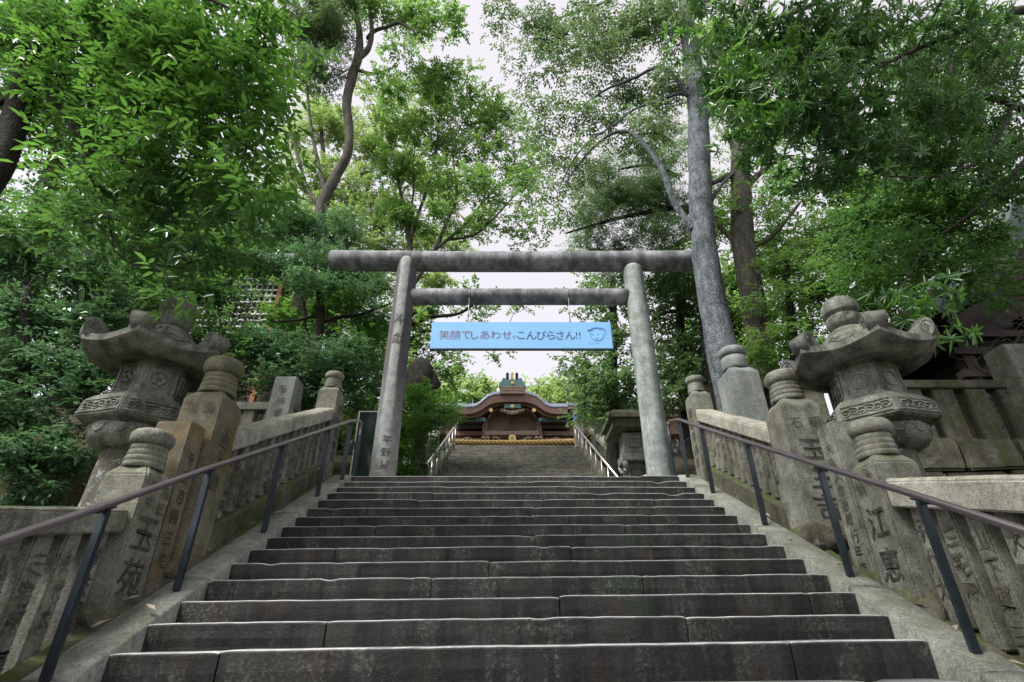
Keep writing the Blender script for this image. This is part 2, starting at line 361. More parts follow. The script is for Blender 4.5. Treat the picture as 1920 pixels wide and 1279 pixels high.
# ------------------------------------------------------------------ lettering
_gl = {}
def glyph(ch, bold=0.0):
    key = (ch, bold)
    if key in _gl: return _gl[key]
    cu = bpy.data.curves.new('glyph', 'FONT'); cu.body = ch; cu.size = 1.0; cu.resolution_u = 3; cu.offset = bold
    ob = bpy.data.objects.new('glyph', cu); C.objects.link(ob)
    dg = bpy.context.evaluated_depsgraph_get(); dg.update()
    me = bpy.data.meshes.new_from_object(ob.evaluated_get(dg))
    vv = [(v.co.x, v.co.y) for v in me.vertices]; ff = [tuple(p.vertices) for p in me.polygons]
    bpy.data.objects.remove(ob); bpy.data.curves.remove(cu); bpy.data.meshes.remove(me)
    if vv:
        xs = [v[0] for v in vv]; ys = [v[1] for v in vv]
        box = (min(xs), max(xs), min(ys), max(ys))
    else: box = (0, 1, 0, 1)
    _gl[key] = (vv, ff, box); return _gl[key]
def write(mb, text, origin, u, v, size, pitch, n, mi=0, vertical=True, wid=1.0, wrap=None, jitter=0.0, rng=None, centre=True, bold=0.0, hand=0.0):
    """text along -v (vertical) or +u; origin = centre of the first character; n = outward normal, lettering stands 2.5 mm proud"""
    origin = Vector(origin); u = Vector(u).normalized(); v = Vector(v).normalized(); n = Vector(n).normalized()
    for i, ch in enumerate(text):
        if ch == ' ': continue
        vv, ff, (x0, x1, y0, y1) = glyph(ch, bold)
        cx, cyy = ((x0+x1)/2, (y0+y1)/2) if centre else (0.5, 0.38)
        ox, oy = (0, -i*pitch) if vertical else (i*pitch, 0)
        sk = 0
        if rng and jitter: ox += rng.uniform(-jitter, jitter); oy += rng.uniform(-jitter, jitter); sk = rng.uniform(-0.15, 0.15)
        out = []
        sd_ = rng.uniform(0, 90) if rng else 0
        for a, b in vv:
            if hand:
                q = Vector((a*3.2, b*3.2, sd_)); a += hand*mnoise.noise(q)+hand*0.5*mnoise.noise(q*3); b += hand*mnoise.noise(q+Vector((7, 3, 1)))+hand*0.5*mnoise.noise(q*3+Vector((7, 3, 1)))
            a2 = (a-cx)*size*wid+ox+sk*(b-cyy)*size; b2 = (b-cyy)*size+oy
            if wrap: out.append(wrap(a2, b2))
            else: out.append(origin+u*a2+v*b2+n*0.0025)
        mb.add(out, ff, mi)

# ------------------------------------------------------------------ the lie of the land
SX = 0.507; Y0 = 3.675; Z0 = 1.863; RUN = 0.3054; RISE = 0.1548
XL, XR = -2.40, 2.50
TOPY, LAND = 7.95, 4.03
UPY, UPZ, UPS = 11.8, 4.03, 0.54
UTY, UTZ = 20.0, 8.46
def line(y): return SX*y                      # the line of the step edges
def smooth(a, b, x):
    t = min(1, max(0, (x-a)/(b-a))); return t*t*(3-2*t)
def ground_z(x, y):
    if y < 0.8: g = 0.05
    elif y < TOPY: g = 0.05+(SX*(y-0.8))-0.12
    elif y < UPY: g = 3.93
    elif y < UTY: g = 3.93+UPS*(y-UPY)-0.35*smooth(UPY, UPY+0.8, y)
    else: g = 8.36
    if y > 36: g += 0.40*(min(y, 95)-36)+0.1*(max(y, 95)-95)
    d = abs(x-0.05)
    w = smooth(3.15, 3.5, d)
    s = 0.05+2.2*smooth(1.4, 3.2, y)
    if y > 3.2: s = 2.25+1.85*smooth(7.3, 8.2, y)
    if y > 8.2: s = 4.1+(min(y, UTY)-8.2)*0.36
    if y > 36: s += 0.40*(min(y, 95)-36)
    s += 0.14*max(0, d-5.0)*smooth(5, 9, y)*min(1, 40/max(d, 1))
    return g*(1-w)+s*w
def make_ground():
    xs = sorted(set([-400, -200, -100, -60, -40]+[-30+i*1.0 for i in range(25)]+[-5+i*0.2 for i in range(51)]+[6+i for i in range(25)]+[40, 60, 100, 200, 400]))
    ys = sorted(set([-400, -200, -80, -40, -20, -10, -5, -2]+[i*0.25 for i in range(0, 90)]+[22.5+i*1.0 for i in range(24)]+[50, 60, 70, 80, 95, 120, 200, 400]))
    mb = MB(); rows = []
    for y in ys:
        rows.append([(x, y, ground_z(x, y)+(0.06*mnoise.noise(Vector((x*0.9, y*0.9, 0))) if abs(x-0.05) > 3.4 else 0)) for x in xs])
    mb.grid(rows)
    tag(mb.build('ground', 'ground'), kind='structure')
make_ground()
def make_landing():
    mb = MB(); rng = random.Random(3)
    for j in range(5):
        y0 = 8.30+j*0.70; x = -3.2
        while x < 3.3:
            w = rng.uniform(0.8, 1.5); x1 = min(x+w, 3.3)
            mb.box(((x+x1)/2, y0+0.345, LAND-0.10+rng.uniform(-0.004, 0.004)), (x1-x-0.01, 0.685, 0.2)); x = x1
    tag(mb.build('landing_pavement', 'paving', bevel=0.006), kind='structure')
make_landing()

# ------------------------------------------------------------------ lower staircase
def tilt(k): return 0.015*max(0.0, 1-(k+1)/13.0)
def step_mesh(k, xl, xr, y, z, rise, run, tl, seed, res=0.035, blocks=None):
    rng = random.Random(seed); mb = MB(); wear_glint = []
    if blocks is None:
        n = rng.choice([2, 3, 3]); cuts = sorted(rng.uniform(0.12, 0.88) for _ in range(n-1))
    else: cuts = blocks
    xs = [xl]+[xl+(xr-xl)*c for c in cuts]+[xr]
    for a, b in zip(xs[:-1], xs[1:]):
        if b-a < 0.1: continue
        dz = rng.uniform(-0.006, 0.006); dy = rng.uniform(-0.010, 0.010); sl = rng.uniform(-0.002, 0.002)
        a += 0.004; b -= 0.004
        n = max(4, int((b-a)/res)); rows = []
        for i in range(n+1):
            x = a+(b-a)*i/n
            e = min(i, n-i)/n*(b-a); er = 0.006*math.exp(-e/0.02)
            w1 = mnoise.noise(Vector((x*1.6, k*7.3, 1)))*0.005+mnoise.noise(Vector((x*7, k*5.1, 2)))*0.0025
            chip = max(0, mnoise.noise(Vector((x*3.1, k*3.7, 8)))-0.42)*0.07
            w2 = mnoise.noise(Vector((x*2.1, k*2.3, 5)))*0.007+mnoise.noise(Vector((x*9, k*4.1, 3)))*0.003
            zt = z+dz+sl*(x-a)+tl*(x-0.05)+w1-chip-er; yy = y+dy+w2+er*0.7+chip*0.6
            zb = z-rise-0.03+tl*(x-0.05)
            H = zt-zb
            rr = [(yy+0.006, zb), (yy+0.003+w1, zb+0.25*H), (yy-0.002-w1*0.6, zb+0.5*H), (yy+w2*0.5, zb+0.75*H), (yy, zt-0.016),
                  (yy+0.002, zt-0.007), (yy+0.008, zt-0.0015), (yy+0.022, zt), (yy+0.10, zt+0.002), (yy+run+0.05, zt+0.004)]
            rows.append([(x, q[0], q[1]) for q in rr]); wear_glint += [0, 0, 0, 0, 0.0, 0.1, 1, 1, 0.4, 0.1]
        mb.grid(rows, 0, False)
        m = len(rows[0]); base = len(mb.v)
        for r in (rows[0], rows[-1]):
            mb.add(r+[(r[0][0], r[-1][1], r[0][2])], [tuple(range(m+1))]); wear_glint += [0]*(m+1)
    return mb, wear_glint
def lower_stair():
    t = thing('stone_staircase', 'wide dark stained stone staircase climbing from the viewer up to the torii gate', 'staircase', (0.05, 0.9, 0.1))
    joints = {0: [0.135, 0.83], 1: [0.24, 0.725], 2: [0.56, 0.93], 3: [0.36, 0.70], 4: [0.45], 5: [0.16, 0.60], 6: [0.535], 7: [0.20, 0.73], 8: [0.53, 0.80], 9: [0.545, 0.83], 10: [0.25, 0.57, 0.85], 11: [0.28, 0.66], 12: [0.35, 0.68], 13: [0.3, 0.55, 0.88], 14: [0.4, 0.88]}
    for k in range(-9, 15):
        y = Y0+k*RUN; z = Z0+k*RISE-(0.04 if k < 0 else 0); rise = RISE+(0.04 if k == 0 else 0)
        if k < -2 and k % 1: continue
        mb, wear_glint = step_mesh(k, XL, XR, y, z, rise, RUN+(0.12 if k == 14 else 0), tilt(k), 100+k, blocks=joints.get(k), res=0.03 if k < 6 else 0.05)
        mb.build('step', 'step', t, attr=('wear_glint', wear_glint))
    # sloping kerbs either side
    for side, xa, xb in (('l', -2.68, -2.395), ('r', 2.495, 2.78)):
        ys = [0.6, 2.0, 3.42, 4.62, 6.22, 7.55, 8.35] if side == 'l' else [0.6, 2.2, 3.35, 4.35, 5.7, 7.35, 8.35]
        for i in range(len(ys)-1):
            a, b = ys[i]+0.004, ys[i+1]-0.004
            mb = MB(); n = max(4, int((b-a)/0.08)); rows = []
            for j in range(n+1):
                y = a+(b-a)*j/n; kk = (y-Y0)/RUN
                off = tilt(kk)*((xa+xb)/2-0.05)
                z = min(line(y)+0.012, LAND+0.035)+off+0.004*mnoise.noise(Vector((xa, y*3, 4)))
                wob = 0.008*mnoise.noise(Vector((xa*2, y*2.2, 9)))
                rows.append([(xa, y, z-0.5), (xa, y, z-0.02), (xa+0.015, y, z-0.002), ((xa+xb)/2, y, z+0.003), (xb-0.02+wob, y, z-0.002), (xb+wob, y, z-0.02), (xb+wob*0.5, y, z-0.5)])
            mb.grid(rows)
            for r in (rows[0], rows[-1]): mb.add(r, [tuple(range(len(r)))])
            mb.build('kerb', 'kerb_stone', t)
    return t
lower_stair()
def gutter():
    for xa, xb in ((-2.86, -2.675), (2.775, 2.96)):
        mb = MB(); rows = []
        for j in range(120):
            y = 0.6+j*0.065
            z = min(line(y)-0.085, LAND-0.06)+0.03*mnoise.noise(Vector((xa, y*2.5, 0)))
            rows.append([(xa, y, z+0.03), ((2*xa+xb)/3, y, z+0.01+0.02*mnoise.noise(Vector((1, y*6, 2)))), ((xa+2*xb)/3, y, z), (xb, y, z+0.03)])
        mb.grid(rows)
        tag(mb.build('path', 'granite_moss'), kind='structure')
gutter()

# ------------------------------------------------------------------ stone pillars and fences
def ring_prof(r0, r1, h, n):
    out = []
    for i in range(n):
        a = i*h/n; b = (i+1)*h/n; ra = r0+(r1-r0)*i/n; rb = r0+(r1-r0)*(i+1)/n
        out += [(ra*0.965, a), (ra*1.0, a+0.14*h/n), (ra*1.012, a+0.5*h/n), (ra*1.0, a+0.86*h/n), (rb*0.965, b-0.02*h/n)]
    return out
def pillar(loc, w, ztop, label, mats=('granite', 'granite'), cap_r=None, rings=4, necked=True, group='stone pillars along the staircase', insc=(), base=True, cap_h=None, d=None):
    x, y, z = loc; d = d or w
    t = thing('stone_pillar', label, 'pillar', loc, group)
    capr = cap_r or w*0.47; neckr = capr*0.85
    cap_h = cap_h or capr*0.85; neck_h = capr*1.15 if necked else 0
    zs = ztop-cap_h-neck_h if necked else ztop
    mb = MB()
    cham = 0.06*w/0.36
    h = w/2; hd = d/2
    pl = [(-h, -hd), (h, -hd), (h, hd), (-h, hd)]
    rows = []
    for zz, k in ((z-0.12, 1.05), (zs-cham*1.3, 0.98), (zs, 0.98-2*cham/w if necked else 0.97)):
        rows.append([(x+a*k, y+b*k, zz) for a, b in pl])
    if not necked: rows[1] = [(x+a*0.98, y+b*0.98, zs-0.03) for a, b in pl]
    mb.grid(rows, 0, False, True); mb.add(rows[-1], [(0, 1, 2, 3)]); mb.add(rows[0], [(3, 2, 1, 0)])
    mb.build('shaft', mats[0], t, bevel=0.014, rough=0.006, cuts=3)
    if necked:
        mb = MB()
        mb.lathe((x, y, zs-0.004), ring_prof(neckr*1.08, neckr*0.92, neck_h, rings), 24)
        mb.build('neck', mats[1], t)
        mb = MB()
        prof = [(neckr*0.85, 0.0), (neckr*1.05, cap_h*0.05), (capr*0.97, cap_h*0.2), (capr, cap_h*0.42), (capr*0.97, cap_h*0.66), (capr*0.85, cap_h*0.84), (capr*0.6, cap_h*0.96), (capr*0.25, cap_h)]
        mb.lathe((x, y, zs+neck_h-0.006), prof, 24)
        mb.build('cap', mats[1], t, rough=0.005)
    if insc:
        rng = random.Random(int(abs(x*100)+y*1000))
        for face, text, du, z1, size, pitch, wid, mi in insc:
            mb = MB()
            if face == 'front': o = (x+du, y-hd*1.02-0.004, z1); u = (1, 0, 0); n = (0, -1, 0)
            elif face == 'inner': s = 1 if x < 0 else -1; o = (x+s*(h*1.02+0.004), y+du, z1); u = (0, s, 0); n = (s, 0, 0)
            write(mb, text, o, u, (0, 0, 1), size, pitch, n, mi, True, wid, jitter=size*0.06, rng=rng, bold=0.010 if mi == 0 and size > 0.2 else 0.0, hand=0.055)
            mb.build('inscription', ['carve_shade', 'carve_shade_dim'], t)
    if base:
        mb = MB(); s = 1 if x < 0 else -1
        mb.sphere((x+s*0.06, y-0.02, z-0.02), (w*0.62, d*0.66, 0.17), 0, 30, 18)
        mb.build('base_stone', 'rough_rock', t, rough=0.085)
    return t
XPL, XPR = -2.97, 3.07
pillar((XPL, 4.25, 2.02), 0.36, 3.42, 'squat rounded-cap pillar at the left rail foot with big carved characters', cap_r=0.165, rings=4,
       insc=(('inner', '高知', 0.08, 2.93, 0.115, 0.135, 1.0, 1), ('inner', '市中', -0.09, 2.93, 0.10, 0.115, 0.8, 1), ('inner', '玉苑', 0.0, 2.58, 0.27, 0.30, 1.0, 0)))
pillar((XPL-0.02, 4.60, 2.2), 0.33, 3.60, 'flat-topped orange-stained stone slab behind the left squat pillar', ('granite_orange', 'granite'), necked=False, d=0.24, group='inscribed stone slabs between pillars',
       insc=(('inner', '千五百圓三宅', 0.0, 3.28, 0.125, 0.165, 1.0, 0),), base=True)
pillar((XPL, 4.95, 2.42), 0.40, 4.45, 'tall moss-necked pillar beside the left lantern, tops out with a domed cap', ('granite_orange', 'mossy_pillar'), cap_r=0.19, rings=4,
       insc=(('front', '圓', 0.08, 3.83, 0.13, 0.15, 1.0, 1), ('front', '宮', -0.09, 3.83, 0.13, 0.15, 1.0, 1), ('inner', '金千圓', 0.0, 3.6, 0.18, 0.22, 1.0, 1)), cap_h=0.2)
pillar((XPL, 8.10, 3.95), 0.34, 5.82, 'slim ringed pillar at the top of the left stone railing by the torii', cap_r=0.155, rings=5,
       insc=(('inner', '讃岐國琴平', 0.0, 5.15, 0.17, 0.2, 1.1, 0),))
pillar((XPR, 4.37, 2.1), 0.36, 3.56, 'squat mushroom-capped pillar at the right rail foot with deep dark characters', cap_r=0.17, rings=4,
       insc=(('inner', '伯', 0.09, 3.0, 0.13, 0.15, 1.0, 0), ('inner', '永', -0.07, 3.05, 0.13, 0.15, 1.0, 0), ('inner', '江恵', 0.0, 2.70, 0.25, 0.29, 1.0, 0), ('inner', '二', 0.0, 2.14, 0.12, 0.15, 1.0, 0)))
pillar((XPR+0.02, 4.78, 2.3), 0.33, 3.66, 'flat-topped narrow stone slab with a cursive column between two right pillars', ('granite', 'granite'), necked=False, d=0.26, group='inscribed stone slabs between pillars',
       insc=(('inner', '大久人合治郎行年忠興', 0.0, 3.44, 0.115, 0.128, 1.0, 0),))
pillar((XPR, 5.50, 2.78), 0.42, 4.57, 'tallest square pillar on the right railing with small paired characters on top', cap_r=0.19, rings=4,
       insc=(('front', '石', -0.09, 3.88, 0.13, 0.15, 1.0, 0), ('front', '明', 0.10, 3.88, 0.13, 0.15, 1.0, 0), ('front', '玉三吉', 0.0, 3.60, 0.25, 0.29, 1.05, 0)))
pillar((XPR, 8.15, 3.95), 0.34, 5.77, 'slim ringed pillar at the top of the right stone railing by the torii', cap_r=0.155, rings=5,
       insc=(('inner', '讃岐國高松', 0.0, 5.1, 0.17, 0.2, 1.1, 0),))

TXT = ['讃岐國吉郷', '備後尾道屋', '三宅屋尊吉', '金五百圓也', '大阪市西區', '石工吉兵衛', '香川縣高松', '永代太々講', '伊豫國今治', '山下興三郎', '中村久七', '阿波國徳島']
def stone_fence(side, xc, y0, y1, zb, zc, label, nb, cop_h, joints=(), cap_mat='granite_pale', text=True, bw=0.13, plinth=True, cop_w=0.30, group='stone railings along the lower staircase', seed=1, tsize=0.125, bal_mat='baluster_stone'):
    """side +1 = on the left of the stair (inner face looks to +x); zb, zc = functions of y: baluster foot, coping underside"""
    rng = random.Random(seed)
    t = thing('stone_railing', label, 'stone railing', (xc, (y0+y1)/2, zb((y0+y1)/2)-0.3), group)
    ys = [y0]+list(joints)+[y1]
    for a, b in zip(ys[:-1], ys[1:]):
        mb = MB(); a += 0.004; b -= 0.004
        rows = []; n = max(3, int((b-a)/0.15))
        dz = rng.uniform(-0.006, 0.006)
        for j in range(n+1):
            y = a+(b-a)*j/n; z = zc(y)+dz; w = cop_w/2; q = 0.004*mnoise.noise(Vector((xc, y*4, seed)))
            rows.append([(xc-w, y, z), (xc-w, y, z+cop_h*0.86+q), (xc-w*0.8, y, z+cop_h+q), (xc+w*0.8, y, z+cop_h+q), (xc+w, y, z+cop_h*0.86-q), (xc+w, y, z)])
        mb.grid(rows, 0, False, True)
        for r in (rows[0], rows[-1]): mb.add(r, [tuple(range(6))])
        mb.build('coping', cap_mat, t, bevel=0.012, rough=0.004)
    if plinth:
        mb = MB(); rows = []
        n = 20
        for j in range(n+1):
            y = y0+(y1-y0)*j/n; z = zb(y); w = 0.155; q = 0.01*mnoise.noise(Vector((xc, y*3, seed+3)))
            rows.append([(xc-w, y, z-0.5), (xc-w-q, y, z-0.02), (xc-w+0.02, y, z+0.004), (xc+w-0.02, y, z+0.004), (xc+w+q, y, z-0.02), (xc+w, y, z-0.5)])
        mb.grid(rows, 0, False, True)
        for r in (rows[0], rows[-1]): mb.add(r, [tuple(range(6))])
        mb.build('plinth', 'granite_moss', t, rough=0.008)
    pitch = (y1-y0)/nb
    for i in range(nb):
        y = y0+(i+0.5)*pitch+rng.uniform(-0.01, 0.01); za = zb(y)-0.01; zz = zc(y)+0.03
        mb = MB(); w = bw*rng.uniform(0.92, 1.06)
        mb.box((xc, y, (za+zz)/2), (0.15*rng.uniform(0.93, 1.05), w, zz-za), top=rng.uniform(0.94, 0.99))
        b = mb.build('baluster', [bal_mat, 'carve_shade_dim'], t, bevel=0.012, rough=0.004)
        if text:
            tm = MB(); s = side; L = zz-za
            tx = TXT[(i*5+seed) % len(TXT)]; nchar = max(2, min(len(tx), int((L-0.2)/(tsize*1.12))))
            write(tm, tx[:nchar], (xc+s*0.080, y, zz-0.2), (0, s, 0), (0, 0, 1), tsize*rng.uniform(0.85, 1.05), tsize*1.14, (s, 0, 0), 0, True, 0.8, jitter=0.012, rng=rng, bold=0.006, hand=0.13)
            tm.build('inscription', ['carve_shade_dim'], b)
    return t
stone_fence(1, XPL, 5.16, 7.92, lambda y: line(y)+0.17, lambda y: line(y)+0.90, 'upper left stone railing whose pale coping is split by two joints', 14, 0.20, joints=(5.75, 6.55, 7.02), seed=1)
stone_fence(-1, XPR, 5.72, 7.97, lambda y: line(y)+0.16, lambda y: line(y)+0.87, 'upper right stone railing under one long unbroken coping', 12, 0.20, joints=(), seed=4)
stone_fence(1, XPL, 0.9, 4.06, lambda y: line(y)-0.17, lambda y: 2.60+0.197*(y-4.14), 'near left stone railing running out of the photo below the squat pillar', 14, 0.17, joints=(2.2,), cap_mat='granite', seed=7, tsize=0.15, bw=0.15)
stone_fence(-1, XPR, 0.9, 4.18, lambda y: line(y)-0.10, lambda y: 2.77+0.245*(y-4.15), 'near right stone railing with thick blue-grey coping and wide cursive balusters', 14, 0.22, joints=(), seed=2, tsize=0.16, bw=0.15, cop_w=0.34)

# ------------------------------------------------------------------ handrails
def handrail(pts_base, height, ext, end, label, group, mats=('rail', 'rail_post'), r=0.024, pw=0.045, scroll=True):
    t = thing('handrail', label, 'handrail', pts_base[0], group)
    tops = [Vector((p[0], p[1], p[2]+height)) for p in pts_base]
    for i, p in enumerate(pts_base):
        mb = MB(); top = tops[i]
        mb.box((p[0], p[1], p[2]+height/2-0.02), (pw*1.15, pw*0.8, height-0.02))
        mb.box((p[0], p[1], p[2]+height-0.032), (pw*0.8, pw*3.2, 0.01), 1, shear=SX*0.93)
        mb.build('post', [mats[1], 'steel'], t, bevel=0.005)
    path = [Vector(ext)]+tops[:-1]
    last = tops[-1]; prev = tops[-2]
    dr = (last-prev)
    path += [prev+dr*0.5, prev+dr*0.75+Vector((0, 0, 0.005)), prev+dr*0.92+Vector((0, 0, -0.02)), last+Vector((0, 0.0, -0.08)), last+Vector((0, 0.0, -0.2)), last+Vector((0, 0, -0.35))]
    mb = MB(); mb.tube(path, r, 14); mb.build('rail', mats[0], t)
    if scroll:
        mb = MB(); c = (tops[-2]+tops[-1])/2; c.z -= 0.42
        ring = [Vector((c.x, c.y+0.11*math.cos(a), c.z+0.11*math.sin(a))) for a in [2*PI*i/18 for i in range(19)]]
        mb.tube(ring, 0.011, 8, caps=False)
        mb.tube([Vector((c.x+end*0.02, c.y+0.11, c.z+0.02)), Vector((c.x+end*0.30, c.y+0.25, c.z+0.22))], 0.011, 8)
        mb.build('scroll', mats[1], t)
    return t
hl = [(-2.51, 2.2, 1.12), (-2.51, 3.39, 1.71), (-2.51, 4.39, 2.225), (-2.485, 5.59, 2.83), (-2.46, 6.835, 3.46), (-2.45, 7.68, 3.88), (-2.42, 8.12, 4.04)]
handrail(hl, 0.92, (-2.51, 0.9, 1.36), -1, 'brown handrail on blue-grey posts along the left kerb of the lower stairs', 'handrails of the lower staircase')
hr = [(2.63, 2.2, 1.13), (2.64, 3.515, 1.79), (2.625, 4.5, 2.28), (2.605, 5.71, 2.89), (2.59, 6.95, 3.52), (2.58, 7.80, 3.95), (2.50, 8.15, 4.04)]
handrail(hr, 0.92, (2.63, 0.9, 1.38), 1, 'brown handrail on blue-grey posts along the right kerb of the lower stairs', 'handrails of the lower staircase')

# ------------------------------------------------------------------ torii and banner
TX0, TX1, TY = -2.09, 2.40, 8.62
def torii():
    t = thing('torii_gate', 'grey round-beamed stone torii gate standing at the top of the lower stairs', 'torii gate', ((TX0+TX1)/2, TY, LAND))
    for x, mat in ((TX0, 'torii_streaked'), (TX1, 'torii_stone')):
        e = bpy.data.objects.new('torii_post', None)
        mb = MB(); prof = []
        for i in range(25):
            z = (4.50 if x == TX0 else 4.32)*i/24; r = 0.214-0.020*i/24+0.003*mnoise.noise(Vector((x, z*1.5, 0)))
            prof.append((r, z))
        prof += [(r*0.93, z+0.05), (r*0.7, z+0.10), (r*0.3, z+0.125)]
        mb.lathe((0, -0.035, -0.05), prof, 40)
        me_o = mb.build('post', mat, None)
        me_o.parent = t; me_o.location = (x-t.location.x, 0, 0)
        if x == TX0: post_l = me_o
        bpy.data.objects.remove(e)
    cx = (TX0+TX1)/2
    mb = MB(); pts = [Vector((cx-3.80+7.62*i/30, TY, 8.55+0.03*(abs(i-15)/15)**2-0.0*i)) for i in range(31)]
    mb.tube(pts, [0.212+0.002*mnoise.noise(Vector((i*.7, 0, 0))) for i in range(31)], 36)
    mb.build('top_beam', 'torii_beam_stone', t)
    mb = MB(); mb.tube([Vector((TX0+0.12+(TX1-TX0-0.24)*i/16, TY, 7.70)) for i in range(17)], 0.163, 30)
    mb.build('tie_beam', 'torii_beam_stone', t)
    mb = MB()
    def wrapm(x0, z0, r, off=0.0):
        def f(a, b):
            ang = -PI/2+a/r+off; return Vector((x0+(r+0.004)*math.cos(ang), TY-0.035+(r+0.004)*math.sin(ang), z0+b))
        return f
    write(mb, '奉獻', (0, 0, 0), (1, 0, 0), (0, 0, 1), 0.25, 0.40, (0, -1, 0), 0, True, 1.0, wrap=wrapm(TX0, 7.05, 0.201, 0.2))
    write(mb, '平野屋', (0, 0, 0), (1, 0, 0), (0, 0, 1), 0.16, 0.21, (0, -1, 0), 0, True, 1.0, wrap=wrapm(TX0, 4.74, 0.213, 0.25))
    mb.build('inscription', ['carve_shade_dim'], post_l)
    return t
torii()

def banner():
    tl = at(809, 603.5, 8.4); br = at(1147, 653, 8.4); x0, x1 = at(808, 628, 8.4).x, at(1147, 628, 8.4).x
    z0, z1 = br.z, tl.z; cx = (x0+x1)/2; yb = 8.4
    t = thing('hanging_banner', 'long sky-blue sign with Japanese greeting hung under the torii tie beam', 'banner', (cx, yb, z0))
    mb = MB(); mb.box((cx, yb+0.03, (z0+z1)/2), (x1-x0, 0.05, z1-z0))
    mb.build('board', 'banner', t, bevel=0.004)
    mb = MB(); mb.box((cx, yb+0.03, z0-0.011), (x1-x0+0.01, 0.07, 0.018)); mb.box((x1+0.009, yb+0.03, (z0+z1)/2), (0.016, 0.07, z1-z0+0.01))
    mb.build('edge_strip', 'banner_edge', t)
    s = (x1-x0)/339.0                        # metres per photo pixel on the board
    X = lambda px: x0+(px-808)*s
    Z = lambda py: z0+(653-py)*(z1-z0)/49.5
    mb = MB()
    for ch, px in zip('笑顔でしあわせ。', (833, 853, 874, 890, 909, 929, 950, 964)):
        w = dict(zip('。', (0.3,))).get(ch, 1)
        vv, ff, (a, b, c, d) = glyph(ch)
        write(mb, ch, (X(px), yb+0.002, Z(632 if ch == '。' else 628)), (1, 0, 0), (0, 0, 1), 0.205, 0, (0, -1, 0), 0, True, bold=-0.010)
    for ch, px in zip('こんびらさん!!', (977, 996, 1015, 1033, 1050, 1069, 1081, 1087)):
        ch2 = 'ぴ' if ch == 'び' else ch
        write(mb, ch2, (X(px), yb+0.002, Z(629)), (1, 0, 0), (0, 0, 1), 0.205, 0, (0, -1, 0), 1, True, bold=-0.008)
    mb.build('lettering', ['banner_red', 'banner_navy'], t)
    mb = MB()
    def curve(pts, r=0.003): mb.tube([Vector((X(p[0]), yb+0.001, Z(p[1]))) for p in pts], r, 6)
    cxp, cyp = 1119, 628
    curve([(cxp+12*math.cos(a), cyp+11*math.sin(a)) for a in [math.radians(-25+i*12) for i in range(20)]])
    curve([(1104, 622), (1108, 618), (1114, 616), (1122, 616), (1130, 618), (1135, 622), (1136, 628)])
    curve([(1102, 620), (1105, 617), (1107, 620), (1110, 616), (1112, 620)], 0.006)
    curve([(1106, 619), (1112, 615), (1122, 614), (1132, 616), (1137, 620)])
    curve([(1114, 634), (1117, 635.5), (1121, 634.5)])
    for e in (1111, 1121): mb.sphere((X(e), yb+0.002, Z(627)), (0.013, 0.004, 0.013), 0, 10, 6)
    for i, ch in enumerate('さとみつ'):
        write(mb, ch, (X(1103+i*5.2), yb+0.002, Z(643.5)), (1, 0, 0), (0, 0, 1), 0.05, 0, (0, -1, 0), 0, True)
    mb.build('drawing', ['banner_line'], t)
    for px in (876, 1071):
        mb = MB()
        mb.tube([Vector((X(px), yb+0.03, z1)), Vector((X(px), yb+0.06, 7.56))], 0.008, 6)
        mb.tube([Vector((X(px), TY+0.172*math.cos(a), 7.70+0.172*math.sin(a))) for a in [2*PI*i/20 for i in range(21)]], 0.006, 5)
        mb.box((X(px), yb+0.03, z1+0.02), (0.03, 0.02, 0.05))
        mb.build('hanging_wire', 'wire', t)
banner()

